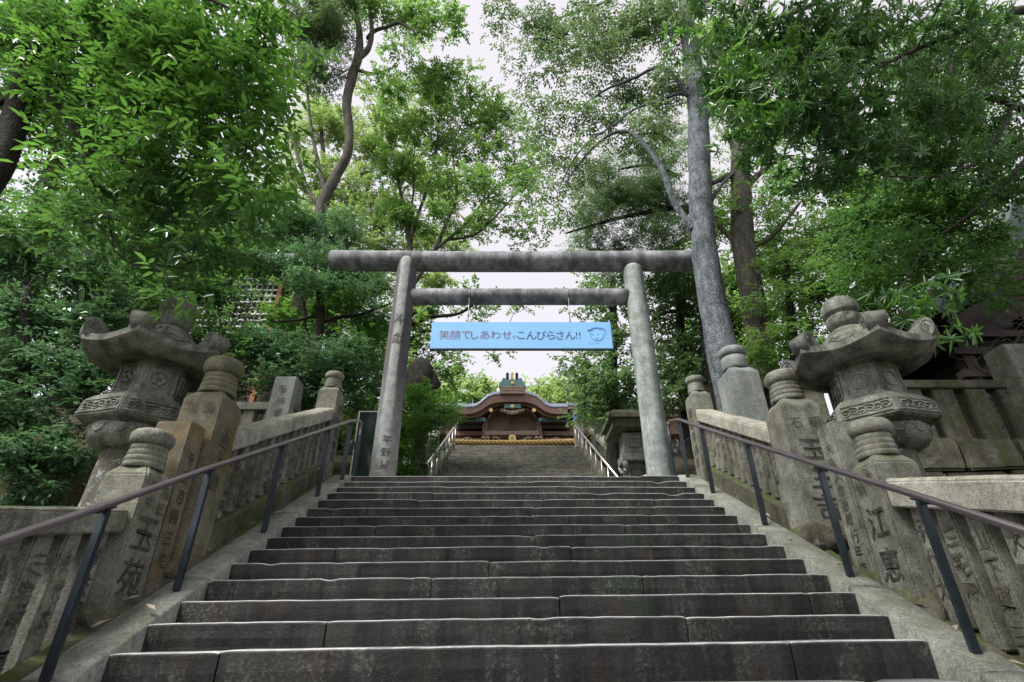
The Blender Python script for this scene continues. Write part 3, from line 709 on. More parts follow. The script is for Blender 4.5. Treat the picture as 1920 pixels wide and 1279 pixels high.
# ------------------------------------------------------------------ the two large stone lanterns
def hexpts(r, ph): return [(r*math.cos(ph+i*PI/3), r*math.sin(ph+i*PI/3)) for i in range(6)]
def big_lantern(cx, cy, zg, mir, label, crest):
    """mir = +1 for the one on the right, -1 on the left"""
    ph = math.radians(-105) if mir > 0 else math.radians(-75)
    t = thing('stone_lantern', label, 'stone lantern', (cx, cy, zg), 'large stone lanterns beside the staircase')
    c = (cx, cy, 0)
    mb = MB()
    mb.lathe(c, [(0.62, zg-0.1), (0.62, zg+0.12), (0.5, zg+0.14), (0.5, zg+0.25), (0.40, zg+0.32), (0.30, zg+0.36)], 24)
    mb.build('foot', 'lantern_stone', t)
    mb = MB(); prof = [(0.25-0.038*i/12, zg+0.3+(3.58-zg-0.3)*i/12) for i in range(13)]
    mb.lathe(c, prof, 32); mb.build('shaft', 'lichen_shaft', t, rough=0.006)
    # lotus bowl
    mb = MB()
    def petal(a, z, i): return 1+0.035*abs(math.sin(a*6))*(1 if i > 1 else 0)
    prof = [(0.21, 3.50), (0.27, 3.52), (0.335, 3.56), (0.372, 3.62), (0.385, 3.67), (0.38, 3.72), (0.36, 3.74)]
    mb.lathe(c, prof, 72, mod=petal)
    for i in range(12):
        a = i*PI/6+0.26
        pts = []
        for q in range(9):
            w = (q/8-0.5)*0.40; zz = 3.705-0.075*(1-(2*abs(q/8-0.5))**2)
            pts.append(Vector((cx+0.388*math.cos(a+w), cy+0.388*math.sin(a+w), zz)))
        mb.tube(pts, 0.011, 6)
    mb.build('lotus_bowl', 'lantern_stone', t)
    # hexagonal tray with carved scrollwork
    mb = MB()
    rows = [[(cx+p[0], cy+p[1], z) for p in hexpts(r, ph)] for r, z in ((0.42, 3.73), (0.50, 3.755), (0.535, 3.785), (0.51, 3.945), (0.47, 3.98), (0.44, 4.01), (0.40, 4.035))]
    mb.grid(rows, 0, False, True); mb.add(rows[0], [tuple(range(6))]); mb.add(rows[-1], [tuple(range(6))])
    tray = mb.build('tray', 'lantern_stone', t, bevel=0.010)
    mb = MB(); hp0 = hexpts(0.531, ph); hp1 = hexpts(0.514, ph); rng = random.Random(5)
    for i in range(6):
        a = Vector((*hp0[i], 3.805)); b = Vector((*hp0[(i+1) % 6], 3.805)); a1 = Vector((*hp1[i], 3.930)); b1 = Vector((*hp1[(i+1) % 6], 3.930))
        n = ((a+b)/2); n.z = 0; n.normalize()
        for (fa, fb) in ((a, b), (a1, b1)):
            p = fa.lerp(fb, 0.08); q = fa.lerp(fb, 0.92); mb.tube([p+Vector(c), q+Vector(c)], 0.008, 6)
        for k in range(6):
            u0 = 0.16+k*0.135; cc = (a.lerp(b, u0)+a1.lerp(b1, u0))/2+n*0.003
            tx = (b-a).normalized(); sgn = 1 if k % 2 else -1
            pts = []
            for q in range(15):
                an = q*0.62; rr = 0.008+0.0038*q
                o = tx*(rr*math.cos(an))+Vector((0, 0, 1))*(sgn*rr*0.72*math.sin(an)); pts.append(cc+o+Vector(c))
            mb.tube(pts, 0.009, 5)
    mb.build('carving', 'lantern_stone', tray)
    # fire box
    mb = MB(); r0 = 0.405
    rows = [[(cx+p[0], cy+p[1], z) for p in hexpts(r, ph)] for r, z in ((0.36, 4.03), (0.36, 4.07), (0.335, 4.08), (0.32, 4.355), (0.345, 4.365), (0.345, 4.44), (0.30, 4.48))]
    mb.grid(rows, 0, False, True); mb.add(rows[0], [tuple(range(6))]); mb.add(rows[-1], [tuple(range(6))])
    fb = mb.build('fire_box', 'lantern_stone', t, bevel=0.007)
    hp = hexpts(0.329, ph)
    for i in range(6):
        a = Vector((*hp[i], 0)); b = Vector((*hp[(i+1) % 6], 0)); n = ((a+b)/2).normalized(); tx = (b-a).normalized(); mid = (a+b)/2
        ang = math.degrees(math.atan2(n.y, n.x))
        win = (mir > 0 and abs(((ang-165+180) % 360)-180) < 20) or (mir < 0 and abs(((ang-15+180) % 360)-180) < 20)
        zc = 4.215; L = (b-a).length
        if win:
            mb = MB()
            R = [(-0.12, zc-0.115), (0.12, zc-0.115), (0.12, zc+0.115), (-0.12, zc+0.115)]
            mb.add([mid+tx*u+Vector((0, 0, z))+n*0.003+Vector(c) for u, z in R], [(0, 1, 2, 3)], 1)
            for u in (-0.12, -0.04, 0.04, 0.12):
                p = mid+tx*u+n*0.012+Vector(c); mb.tube([p+Vector((0, 0, zc-0.12)), p+Vector((0, 0, zc+0.12))], 0.013, 6)
            for z in (-0.115, -0.04, 0.04, 0.115):
                mb.tube([mid+tx*-0.13+n*0.012+Vector((0, 0, zc+z))+Vector(c), mid+tx*0.13+n*0.012+Vector((0, 0, zc+z))+Vector(c)], 0.013, 6)
            mb.build('lattice_window', ['lantern_stone', 'reddish_void'], fb)
        else:
            mb = MB()
            for rr in ((0.090, 0.080) if crest else (0.090,)):
                mb.tube([mid+tx*(rr*math.cos(q))+Vector((0, 0, zc+0.01+rr*math.sin(q)))+n*0.002+Vector(c) for q in [2*PI*k/28 for k in range(29)]], 0.009, 6, caps=False)
            if not crest:
                for k in range(5):
                    q = 2*PI*k/5; mb.sphere(mid+tx*(0.04*math.cos(q))+Vector((0, 0, zc+0.01+0.04*math.sin(q)))+n*0.001+Vector(c), (0.03, 0.03, 0.03), 0, 8, 6)
            for u in (-L/2+0.045, L/2-0.045):
                p = mid+tx*u+n*0.001+Vector(c); mb.tube([p+Vector((0, 0, 4.085)), p+Vector((0, 0, 4.345))], 0.009, 5)
            mb.build('crest', 'lantern_stone', fb)
    # roof
    mb = MB(); NS = 96
    def hexr(a):
        q = (a-ph) % (PI/3); return 1.0/math.cos(q-PI/6)*math.cos(PI/6)
    def corner(a):
        q = abs(((a-ph+PI/6) % (PI/3))-PI/6)/(PI/6); return (1-q)
    ROUT = 0.73
    def surf(s, a, low):
        hx = hexr(a); hx = 1-(1-hx)*0.75; k = corner(a)
        r = 0.17+(ROUT-0.17)*s
        rr = r*(1*(1-s)+hx*s)
        z = 4.92-0.38*(1-(1-s)**1.7)+0.085*(k**1.6)*s**3
        if low: z -= 0.07
        return (cx+rr*math.cos(a), cy+rr*math.sin(a), z)
    angs = [2*PI*j/NS for j in range(NS)]
    rows = [[surf(s, a, False) for a in angs] for s in [0, 0.1, 0.2, 0.35, 0.5, 0.65, 0.8, 0.9, 0.97, 1.0]]
    low = [surf(1.0, a, True) for a in angs]
    mb.grid(rows, 0, True, True); mb.grid([rows[-1], low], 0, False, True)
    und = [low]
    for s, dz, kf in ((0.95, -0.01, 0.85), (0.86, -0.045, 0.6), (0.74, -0.075, 0.3), (0.64, -0.085, 0.1), (0.62, -0.06, 0.0), (0.40, -0.05, 0.0)):
        row = []
        for a in angs:
            kk = corner(a); hx = 1-(1-hexr(a))*0.75*s
            row.append((cx+ROUT*s*hx*math.cos(a), cy+ROUT*s*hx*math.sin(a), 4.47+0.085*(kk**1.6)*kf+dz))
        und.append(row)
    mb.grid(und, 0, True, True)
    mb.add(rows[0], [tuple(range(NS))]); mb.add(und[-1], [tuple(range(NS))])
    roof = mb.build('roof', 'lantern_stone', t)
    for i in range(6):
        a = ph+i*PI/3; rad = Vector((math.cos(a), math.sin(a), 0)); tg = Vector((-math.sin(a), math.cos(a), 0))
        ctr = Vector((cx, cy, 0))+rad*0.655+Vector((0, 0, 4.68))
        mb = MB(); n = 24
        # rolled volute: a thick curl that rises from the ridge and folds over the corner
        prof = [(-0.22, -0.02), (-0.12, 0.015), (-0.06, 0.065), (0.0, 0.095), (0.055, 0.088), (0.093, 0.05), (0.102, 0.0), (0.092, -0.05), (0.065, -0.095), (0.03, -0.135), (-0.03, -0.15), (-0.14, -0.13)]
        w = [0.035, 0.055, 0.085, 0.105, 0.11, 0.11, 0.11, 0.105, 0.095, 0.075, 0.06, 0.04]
        L_ = [ctr+rad*p+Vector((0, 0, z))-tg*q for (p, z), q in zip(prof, w)]; R_ = [ctr+rad*p+Vector((0, 0, z))+tg*q for (p, z), q in zip(prof, w)]
        mb.grid([[tuple(p) for p in L_], [tuple(p) for p in R_]], 0, True, True)
        mb.add(L_, [tuple(range(12))[::-1]]); mb.add(R_, [tuple(range(12))])
        for sgn in (-1, 1):
            pts = []
            for q in range(20):
                an = q*0.5; rr = 0.062-0.0029*q
                pts.append(ctr+tg*(sgn*0.108)+rad*(0.02+rr*math.cos(an))+Vector((0, 0, 0.01+rr*math.sin(an))))
            mb.tube(pts, 0.006, 5)
        mb.build('scroll', 'lantern_stone', roof, bevel=0.012)
    # shoulder relief and jewel
    mb = MB()
    for i in range(6):
        a = ph+PI/6+i*PI/3; n = Vector((math.cos(a)*0.62, math.sin(a)*0.62, 0.78)).normalized()
        tg = Vector((-math.sin(a), math.cos(a), 0)); up = n.cross(tg).normalized()
        ctr = Vector(surf(0.40, a, False))+n*0.004
        for rr in (0.10, 0.075):
            mb.tube([ctr+tg*(rr*math.cos(q))+up*(rr*math.sin(q)) for q in [2*PI*k/26 for k in range(27)]], 0.010, 6, caps=False)
        for sg in (-1, 1):
            mb.tube([Vector(surf(s, a+sg*(0.42-0.18*s), False))+Vector((0, 0, 0.004)) for s in (0.08, 0.25, 0.45, 0.7)], 0.010, 5)
    mb.build('relief', 'lantern_stone', roof)
    mb = MB()
    mb.lathe((cx, cy, 4.84), [(0.23, 0.0), (0.22, 0.05), (0.16, 0.09), (0.13, 0.115)], 28)
    hz = 4.93
    prof = [(0.10, 0), (0.155, 0.02), (0.186, 0.065), (0.195, 0.11), (0.183, 0.15), (0.165, 0.168), (0.178, 0.178), (0.203, 0.20), (0.208, 0.245), (0.195, 0.30), (0.155, 0.35), (0.10, 0.378), (0.04, 0.39)]
    fa = math.radians(-125) if mir > 0 else math.radians(-55)
    def dim(a, z, i):
        v = 1.0
        for q in (-0.42, 0.42):
            dd = ((a-fa-q+PI) % (2*PI))-PI; v -= 0.16*math.exp(-(dd/0.13)**2)*math.exp(-((z-0.14)/0.032)**2)
        dd = ((a-fa+PI) % (2*PI))-PI; v += 0.05*math.exp(-(dd/0.2)**2)*math.exp(-((z-0.205)/0.03)**2)
        return v
    prof2 = []
    for (ra, za), (rb, zb2) in zip(prof[:-1], prof[1:]):
        for q in range(3): prof2.append((ra+(rb-ra)*q/3, za+(zb2-za)*q/3))
    prof2.append(prof[-1]); prof2 = [(r*0.93, z*1.12) for r, z in prof2]
    mb.lathe((cx, cy, hz), prof2, 64, mod=dim)
    mb.build('finial', 'lantern_stone', t)
    return t
big_lantern(3.78, 5.2, 2.25, 1, 'large hexagonal stone lantern in full view right of the stairs, plain ring crests', True)
big_lantern(-3.84, 5.2, 2.25, -1, 'large hexagonal stone lantern left of the stairs, leaves brushing its roof', False)

# ------------------------------------------------------------------ upper terrace fences, wall, panel
def terrace_fence(x0, x1, y, zr, zb, w, gap, label, seed, rail_h=0.13, mat='granite'):
    rng = random.Random(seed)
    t = thing('stone_fence', label, 'stone fence', ((x0+x1)/2, y, zb), 'upright slab fences on the upper terraces')
    mb = MB(); mb.box(((x0+x1)/2, y, zr-rail_h/2), (x1-x0, 0.22, rail_h)); mb.build('rail', mat, t, bevel=0.012, rough=0.004)
    x = x0+gap
    while x+w < x1:
        mb = MB(); mb.box((x+w/2, y, (zb+zr-rail_h)/2), (w*rng.uniform(0.94, 1.03), 0.14, zr-rail_h-zb+0.02)); mb.build('upright', mat, t, bevel=0.012, rough=0.005); x += w+gap
    return t
terrace_fence(3.6, 10.5, 7.25, 5.24, 4.30, 0.33, 0.15, 'weathered upright-slab fence on the mossy wall behind the right lantern', 3, mat='granite_moss')
terrace_fence(-6.2, -3.45, 8.05, 5.22, 3.9, 0.2, 0.15, 'short upright-slab fence behind the left lantern and its moss-necked pillar', 4)
pillar((3.36, 7.2, 4.1), 0.46, 5.80, 'smooth blue-grey corner post in front of the tall pale tree trunk', ('blue_granite', 'blue_granite'), cap_r=0.20, rings=1, group='corner posts of the terrace fences', base=False, cap_h=0.16)
pillar((-3.66, 8.0, 3.9), 0.36, 5.62, 'speckled flat-topped post at the end of the left terrace fence', ('blue_granite', 'granite'), necked=False, group='corner posts of the terrace fences', base=False,
       insc=(('front', '奉納會', 0.0, 5.4, 0.15, 0.2, 1.0, 1),))
pillar((7.45, 7.1, 4.2), 0.40, 5.72, 'broad pale fence post at the right edge before the dark hall', ('granite', 'granite'), necked=False, group='corner posts of the terrace fences', base=False)
def mossy_wall():
    mb = MB(); rng = random.Random(8); t = thing('retaining_wall', 'mossy stone retaining wall below the right slab fence', 'wall', (7.0, 7.1, 2.0))
    z = 2.0
    for c in range(5):
        h = 0.46; x = 3.42+rng.uniform(0, 0.3)
        while x < 12:
            w = rng.uniform(0.6, 1.2); mb.box((x+w/2, 7.22+rng.uniform(-0.03, 0.02)-0.02*c*0, z+h/2), (w-0.02, 0.5, h-0.02)); x += w
        z += h
    mb.build('stonework', 'granite_moss', t, bevel=0.03, rough=0.03, cuts=2)
mossy_wall()
def left_wall():
    mb = MB(); rng = random.Random(9); t = thing('retaining_wall', 'rough dark stone wall footing behind the left lantern shaft', 'wall', (-6, 6.6, 2.0))
    z = 2.0
    for c in range(3):
        x = -10.5
        while x < -4.3:
            w = rng.uniform(0.5, 1.1); mb.box((x+w/2, 6.4+rng.uniform(-0.05, 0.05)+0.1*c, z+0.2), (w-0.02, 0.5, 0.38)); x += w
        z += 0.38
    mb.build('stonework', 'rough_rock', t, bevel=0.04, rough=0.05, cuts=2)
left_wall()
def glass_panel():
    t = thing('glass_panel', 'dark glass panel in a thin pale frame behind the left torii post', 'panel', (-2.42, 9.0, LAND))
    mb = MB(); mb.box((-2.42, 9.0, LAND+0.72), (0.62, 0.02, 1.40)); mb.build('pane', 'dark_glass', t)
    mb = MB()
    for x in (-2.74, -2.10): mb.box((x, 9.0, LAND+0.72), (0.025, 0.04, 1.46))
    mb.box((-2.42, 9.0, LAND+1.44), (0.61, 0.035, 0.02)); mb.build('frame', 'steel', t)
glass_panel()

# ------------------------------------------------------------------ house-shaped lantern behind the right torii post
def house_lantern():
    cx, cy, z = 2.47, 10.6, LAND
    t = thing('stone_lantern', 'flat-roofed house-shaped stone lantern half behind the right torii post', 'stone lantern', (cx, cy, z))
    mb = MB(); mb.box((cx, cy, z+0.06), (0.62, 0.62, 0.22)); mb.build('foot', 'blue_granite', t, bevel=0.02)
    mb = MB(); mb.box((cx, cy, z+0.48), (0.26, 0.26, 0.72), top=0.94); mb.build('shaft', 'blue_granite', t, bevel=0.02)
    mb = MB()
    mb.box((cx, cy, z+0.88), (0.30, 0.30, 0.14)); mb.box((cx, cy, z+1.03), (0.56, 0.56, 0.17))
    for a in (-1, 1):
        for b in (-1, 1):
            mb.tube([Vector((cx+a*0.12, cy+b*0.12, z+0.80)), Vector((cx+a*0.22, cy+b*0.22, z+0.84)), Vector((cx+a*0.25, cy+b*0.25, z+0.96))], [0.05, 0.06, 0.05], 8)
    mb.build('tray', 'blue_granite', t, bevel=0.015)
    mb = MB(); mb.box((cx, cy, z+1.33), (0.46, 0.46, 0.42)); fb = mb.build('fire_box', 'blue_granite', t, bevel=0.012)
    mb = MB(); mb.add([(cx-0.10, cy-0.234, z+1.24), (cx+0.10, cy-0.234, z+1.24), (cx+0.10, cy-0.234, z+1.48), (cx-0.10, cy-0.234, z+1.48)], [(0, 1, 2, 3)], 1)
    for u in (-0.10, -0.035, 0.035, 0.10): mb.box((cx+u, cy-0.24, z+1.36), (0.018, 0.02, 0.26))
    for v in (1.24, 1.32, 1.40, 1.48): mb.box((cx, cy-0.243, z+v), (0.21, 0.02, 0.018))
    mb.build('lattice_window', ['blue_granite', 'paper'], fb)
    mb = MB()
    hw = 0.72
    # gabled roof with broad eaves, ridge along the view
    pr = [(cx-hw, z+1.40), (cx-hw, z+1.50), (cx-hw*0.55, z+1.72), (cx-0.18, z+1.92), (cx-0.15, z+2.0), (cx+0.15, z+2.0), (cx+0.18, z+1.92), (cx+hw*0.55, z+1.72), (cx+hw, z+1.50), (cx+hw, z+1.40), (cx+hw*0.5, z+1.55), (cx-hw*0.5, z+1.55)]
    # flat slab with parapet, as the eaves front reads level
    mb.box((cx, cy, z+1.80), (1.04, 1.1, 0.10)); mb.box((cx, cy, z+1.66), (0.90, 0.96, 0.18)); mb.box((cx, cy, z+1.895), (0.94, 1.0, 0.09), top=0.95)
    for a in (-1, 1):
        mb.tube([Vector((cx+a*0.50, cy-0.53, z+1.70)), Vector((cx+a*0.54, cy-0.55, z+1.77)), Vector((cx+a*0.52, cy-0.53, z+1.87))], [0.03, 0.045, 0.03], 8)
    mb.build('roof', 'granite_moss', t, bevel=0.02, rough=0.004)
house_lantern()

# ------------------------------------------------------------------ upper staircase
UXL, UXR = -2.28, 2.54
def upper_stair():
    t = thing('stone_staircase', 'distant upper flight of grey stone steps rising to the shrine', 'staircase', (0.13, UPY, UPZ))
    n = 28; run = (UTY-UPY)/n; rise = (UTZ-UPZ)/n
    for k in range(n):
        mb, wear_glint = step_mesh(k+40, UXL, UXR, UPY+(k+1)*run, UPZ+(k+1)*rise, rise, run+(0.1 if k == n-1 else 0), 0.0, 300+k, res=0.2)
        mb.build('step', M['step_upper'], t, attr=('wear_glint', [w*0.9 for w in wear_glint]))
    for xa, xb in ((UXL-0.3, UXL), (UXR, UXR+0.3)):
        mb = MB(); rows = []
        for j in range(30):
            y = UPY+(UTY-UPY)*j/29; z = UPZ+UPS*(y-UPY)+0.1
            rows.append([(xa, y, z-0.8), (xa, y, z), (xb, y, z), (xb, y, z-0.8)])
        mb.grid(rows, 0, False); mb.build('kerb', 'granite', t)
def step_upper_mat():
    k = NT('step_stone_upper'); p = k.pos(); med = k.noise(p, 5, 5, 0.65); fine = k.noise(p, 60, 3, 0.7)
    s1 = k.noise(k.pos((1, 0.6, 0.2)), 4, 5, 0.65)
    col = k.mix(k.ramp(med, [(0.3, 0.0), (0.7, 1.0)]), (0.10, 0.10, 0.085), (0.21, 0.205, 0.175))
    col = k.mix(k.ramp(s1, [(0.45, 0.0), (0.62, 0.7)]), col, (0.055, 0.053, 0.046))
    col = k.mix(k.attr('wear_glint'), col, (0.42, 0.41, 0.38))
    k.bsdf(col, 0.8, 0, k.bump(fine, 0.5, 0.02)); return k.m
M['step_upper'] = step_upper_mat()
upper_stair()
def uline(y): return UPZ+UPS*(y-UPY)
def upper_side(sx, x, label, plabels, pys):
    t = thing('stone_railing', label, 'stone railing', (x, 16, 5), 'stone railings along the upper staircase')
    y0, y1 = 12.2, 19.8
    for a, b in ((12.2, 14.1), (14.35, 16.4), (16.65, 18.2), (18.45, 19.7)):
        mb = MB(); rows = []
        for j in range(9):
            y = a+(b-a)*j/8; z = uline(y)+0.62
            rows.append([(x-0.16, y, z), (x-0.16, y, z+0.16), (x-0.10, y, z+0.2), (x+0.10, y, z+0.2), (x+0.16, y, z+0.16), (x+0.16, y, z)])
        mb.grid(rows, 0, False, True)
        for r in (rows[0], rows[-1]): mb.add(r, [tuple(range(6))])
        mb.build('coping', 'granite_pale', t, bevel=0.015, rough=0.006)
    for i in range(26):
        y = y0+0.15+i*0.29
        mb = MB(); mb.box((x, y, uline(y)+0.30), (0.14, 0.16, 0.74)); mb.build('baluster', 'granite', t, bevel=0.01)
    for y, lb, h in zip(pys, plabels, (1.25, 1.2, 1.2, 1.35)):
        pillar((x, y, uline(y)-0.1), 0.28, uline(y)+h, lb, cap_r=0.15, rings=2, group='small pillars along the upper stairs', base=False)
upper_side(1, -2.85, 'lichen-white stone railing left of the upper stairs', ('lowest small round-capped pillar left of the upper stairs', 'second small round-capped pillar up the left of the upper stairs', 'third small pillar up the left of the upper stairs', 'topmost small pillar left of the upper stairs'), (13.0, 14.22, 16.52, 18.9))
upper_side(-1, 3.1, 'grey stone railing right of the upper stairs beside the house-shaped lantern', ('lowest small round-capped pillar right of the upper stairs', 'second small round-capped pillar up the right of the upper stairs', 'third dark-capped pillar up the right of the upper stairs', 'topmost small pillar right of the upper stairs'), (13.0, 14.22, 16.52, 18.32))
def wrapped_post():
    x, y = at(1084, 790, 19.6).x, 19.6
    zt = at(1084, 767, 19.6).z; t = thing('stone_pillar', 'stone post with a blue band under its dark cap topping the upper stairs', 'pillar', (x, y, uline(y)), 'small pillars along the upper stairs')
    mb = MB(); mb.box((x, y, (uline(y)+zt-0.55)/2), (0.34, 0.34, zt-0.55-uline(y)+0.1)); mb.build('shaft', 'granite_pale', t, bevel=0.02)
    mb = MB(); mb.lathe((x, y, zt-0.56), [(0.16, 0), (0.185, 0.05), (0.185, 0.13), (0.165, 0.16), (0.18, 0.2), (0.18, 0.34), (0.15, 0.38)], 20); mb.build('band', 'blue_wrap', t)
    mb = MB(); mb.lathe((x, y, zt-0.2), [(0.14, 0), (0.165, 0.04), (0.16, 0.12), (0.11, 0.19), (0.03, 0.22)], 20); mb.build('cap', 'tile_grey', t)
wrapped_post()
def upper_rail(x, label, ya, yb, s):
    t = thing('handrail', label, 'handrail', (x, ya, uline(ya)), 'handrails of the upper staircase')
    n = 9
    mb = MB(); mb.tube([Vector((x, ya, uline(ya)+0.9)), Vector((x, yb, uline(yb)+0.9))], 0.033, 10); mb.build('rail', 'steel', t)
    for i in range(n):
        y = ya+(yb-ya)*(i+0.5)/n
        mb = MB(); mb.tube([Vector((x, y, uline(y))), Vector((x, y, uline(y)+0.9))], 0.02, 8); mb.build('post', 'steel', t)
upper_rail(UXL+0.12, 'thin bright steel handrail on the left of the upper stairs', 12.0, 19.9, 1)
upper_rail(UXR-0.12, 'thin bright steel handrail on the right of the upper stairs', 12.0, 19.9, -1)

# ------------------------------------------------------------------ the shrine
SY = 27.0
def shrine():
    t = thing('shrine_hall', 'brown timber shrine with a swelling cusped gable above the upper stairs', 'shrine', (0.03, SY+3, UTZ))
    P = lambda cx, cyy, Y=SY: at(860+cx*210/1791.0, 690+cyy*150/1279.0, Y)      # detail picture -> place
    def mirror(pts): return pts+[(2*855-x, y) for x, y in pts[::-1] if x != 855]
    top = mirror([(-30, 625), (120, 633), (250, 628), (330, 590), (400, 525), (470, 470), (560, 435), (660, 425), (760, 424), (855, 424)])
    bot = mirror([(-30, 725), (120, 738), (250, 722), (340, 685), (420, 630), (500, 580), (600, 550), (700, 541), (780, 540), (855, 540)])
    def band(tp, bt, Y, dep, name, mat, par=t):
        mb = MB(); A = [P(x, y, Y) for x, y in tp]; B = [P(x, y, Y) for x, y in bt]; dv = Vector((0, dep, 0))
        mb.grid([[tuple(p) for p in A], [tuple(p) for p in B]], 0, False)
        mb.grid([[tuple(p+dv) for p in A], [tuple(p+dv) for p in B]], 0, False)
        mb.grid([[tuple(p) for p in A], [tuple(p+dv) for p in A]], 0, False); mb.grid([[tuple(p) for p in B], [tuple(p+dv) for p in B]], 0, False)
        for i in (0, -1): mb.add([tuple(A[i]), tuple(B[i]), tuple(B[i]+dv), tuple(A[i]+dv)], [(0, 1, 2, 3)])
        return mb.build(name, mat, par)
    # copper roof shell over the gable
    mb = MB(); rows = []
    A = [P(x, y-6, SY) for x, y in top]
    for j, (dy, dz) in enumerate(((-0.15, 0.02), (0.1, 0.22), (0.8, 0.34), (2.4, 0.40), (5.0, 0.42))):
        rows.append([(p.x, p.y+dy, p.z+dz) for p in A])
    mb.grid(rows); mb.grid([rows[0], [(p.x, p.y-0.15, p.z-0.06) for p in A]], 0, True)
    roof = mb.build('roof', 'copper_roof', t)
    band(top, bot, SY-0.12, 4.5, 'bargeboard', 'cypress_red')
    b2t = mirror([(-30, 745), (120, 752), (250, 738), (340, 705), (420, 650), (500, 600), (600, 566), (700, 556), (780, 554), (855, 553)])
    b2b = mirror([(-30, 790), (120, 800), (250, 792), (350, 762), (430, 712), (500, 655), (570, 618), (660, 596), (760, 588), (855, 586)])
    band(b2t, b2b, SY+0.15, 0.25, 'inner_bargeboard', 'cypress_brown')
    # ribbed vault behind the gable
    for i in range(5):
        k = i*22
        rt = mirror([(470-10*i, 800+k*0.9), (500, 735+k*0.8), (540, 690+k*0.7), (600, 655+k*0.8), (700, 640+k), (855, 632+k)])
        rb = [(x, y+14) for x, y in rt]
        band(rt, rb, SY+0.45+0.14*i, 0.12, 'vault_rib', 'pale_wood' if i % 2 == 0 else 'cypress_brown')
    # the back of the vault and the body
    mb = MB()
    a = P(430, 640, SY+1.3); b = P(1290, 1250, SY+1.3)
    mb.box(((a.x+b.x)/2, SY+1.4, (a.z+b.z)/2), (b.x-a.x, 0.1, a.z-b.z)); mb.build('gable_wall', 'pale_wood', t)
    mb = MB(); p = P(855, 800, SY+1.2); q = P(855, 1000, SY+1.2)
    mb.box((p.x, SY+1.25, (p.z+q.z)/2), (0.2, 0.15, p.z-q.z)); mb.prism([Vector((p.x-0.4, SY+1.15, q.z)), Vector((p.x+0.4, SY+1.15, q.z)), Vector((p.x+0.14, SY+1.15, q.z+0.3)), Vector((p.x-0.14, SY+1.15, q.z+0.3))], (0, 0.12, 0)); mb.build('king_strut', 'cypress_brown', t)
    # ridge box with ornament
    mb = MB(); a = P(660, 420, SY-0.2); b = P(1055, 290, SY-0.2)
    for i, (f, w) in enumerate(((0.0, 1.0), (0.33, 0.97), (0.66, 1.03))):
        z0 = a.z+(b.z-a.z)*f; mb.box(((a.x+b.x)/2, SY+2.2, z0+(b.z-a.z)*0.15), ((b.x-a.x)*w, 5.0, (b.z-a.z)*0.30))
    ridge = mb.build('ridge', 'pale_wood', t, bevel=0.02)
    orn = [(640, 290), (650, 250), (690, 200), (700, 165), (735, 150), (760, 190), (800, 180), (855, 185), (910, 180), (950, 190), (975, 150), (1010, 165), (1020, 200), (1055, 250), (1075, 290)]
    mb = MB(); mb.prism([P(x, y, SY-0.25) for x, y in orn], (0, 0.35, 0)); mb.build('ridge_ornament', 'teal_copper', ridge, bevel=0.01)
    for x in (780, 855, 930):
        mb = MB(); a = P(x, 190, SY-0.15); b = P(x, 40 if x == 855 else 60, SY-0.15)
        mb.lathe((a.x, SY-0.1, a.z-0.05), [(0.07, 0), (0.085, (b.z-a.z)*0.3), (0.075, (b.z-a.z)*0.7), (0.10, (b.z-a.z)*0.82), (0.06, (b.z-a.z)*0.95), (0.01, b.z-a.z+0.05)], 12)
        mb.build('ridge_finial', 'gold' if x == 855 else 'dark_wood', ridge)
    def disc(x, y, r, Y, name='gold_crest', par=t):
        mb = MB(); c = P(x, y, Y); n = 24
        mb.prism([c+Vector((r*math.cos(2*PI*k/n), 0, r*math.sin(2*PI*k/n))) for k in range(n)], (0, 0.06, 0))
        mb.build(name, 'gold', par, bevel=0.01); return c
    disc(858, 232, 0.09, SY-0.32, par=ridge); disc(858, 605, 0.10, SY-0.02); disc(515, 672, 0.11, SY+0.05); disc(1205, 672, 0.11, SY+0.05)
    c = disc(858, 1118, 0.19, SY-0.05)
    mb = MB(); write(mb, '金', (c.x, SY-0.058, c.z), (1, 0, 0), (0, 0, 1), 0.26, 0, (0, -1, 0)); mb.build('crest_lettering', 'cypress_brown', t)
    # gegyo pendant
    mb = MB(); mb.prism([P(x, y, SY+0.02) for x, y in ((735, 575), (985, 575), (1000, 640), (930, 635), (860, 650), (790, 635), (720, 640))], (0, 0.1, 0)); mb.build('pendant', 'teal_copper', t)
    mb = MB()
    for x, y, r in ((690, 680, 26), (740, 690, 34), (800, 705, 40), (858, 712, 45), (916, 705, 40), (976, 690, 34), (1026, 680, 26)):
        cc = P(x, y, SY+0.1); mb.sphere(cc, (r*0.0036, 0.08, r*0.0036), 0, 10, 6)
    mb.build('pendant_carving', 'pale_wood', t, rough=0.03)
    # cantilevered eaves with rafters either side
    for sgn in (-1, 1):
        X = lambda x: x if sgn < 0 else 2*855-x
        def strip(x0, x1, y0, y1, Y, dep, name, mat):
            a = P(X(x0), y0, Y); b = P(X(x1), y1, Y)
            mb = MB(); mb.box(((a.x+b.x)/2, Y+dep/2, (a.z+b.z)/2), (abs(b.x-a.x), dep, abs(a.z-b.z))); return mb.build(name, mat, t, bevel=0.008)
        strip(-60, 420, 792, 822, SY+0.4, 0.3, 'eave_trim', 'teal_copper')
        strip(375, 432, 800, 850, SY+0.32, 0.1, 'beam_end', 'teal_copper')
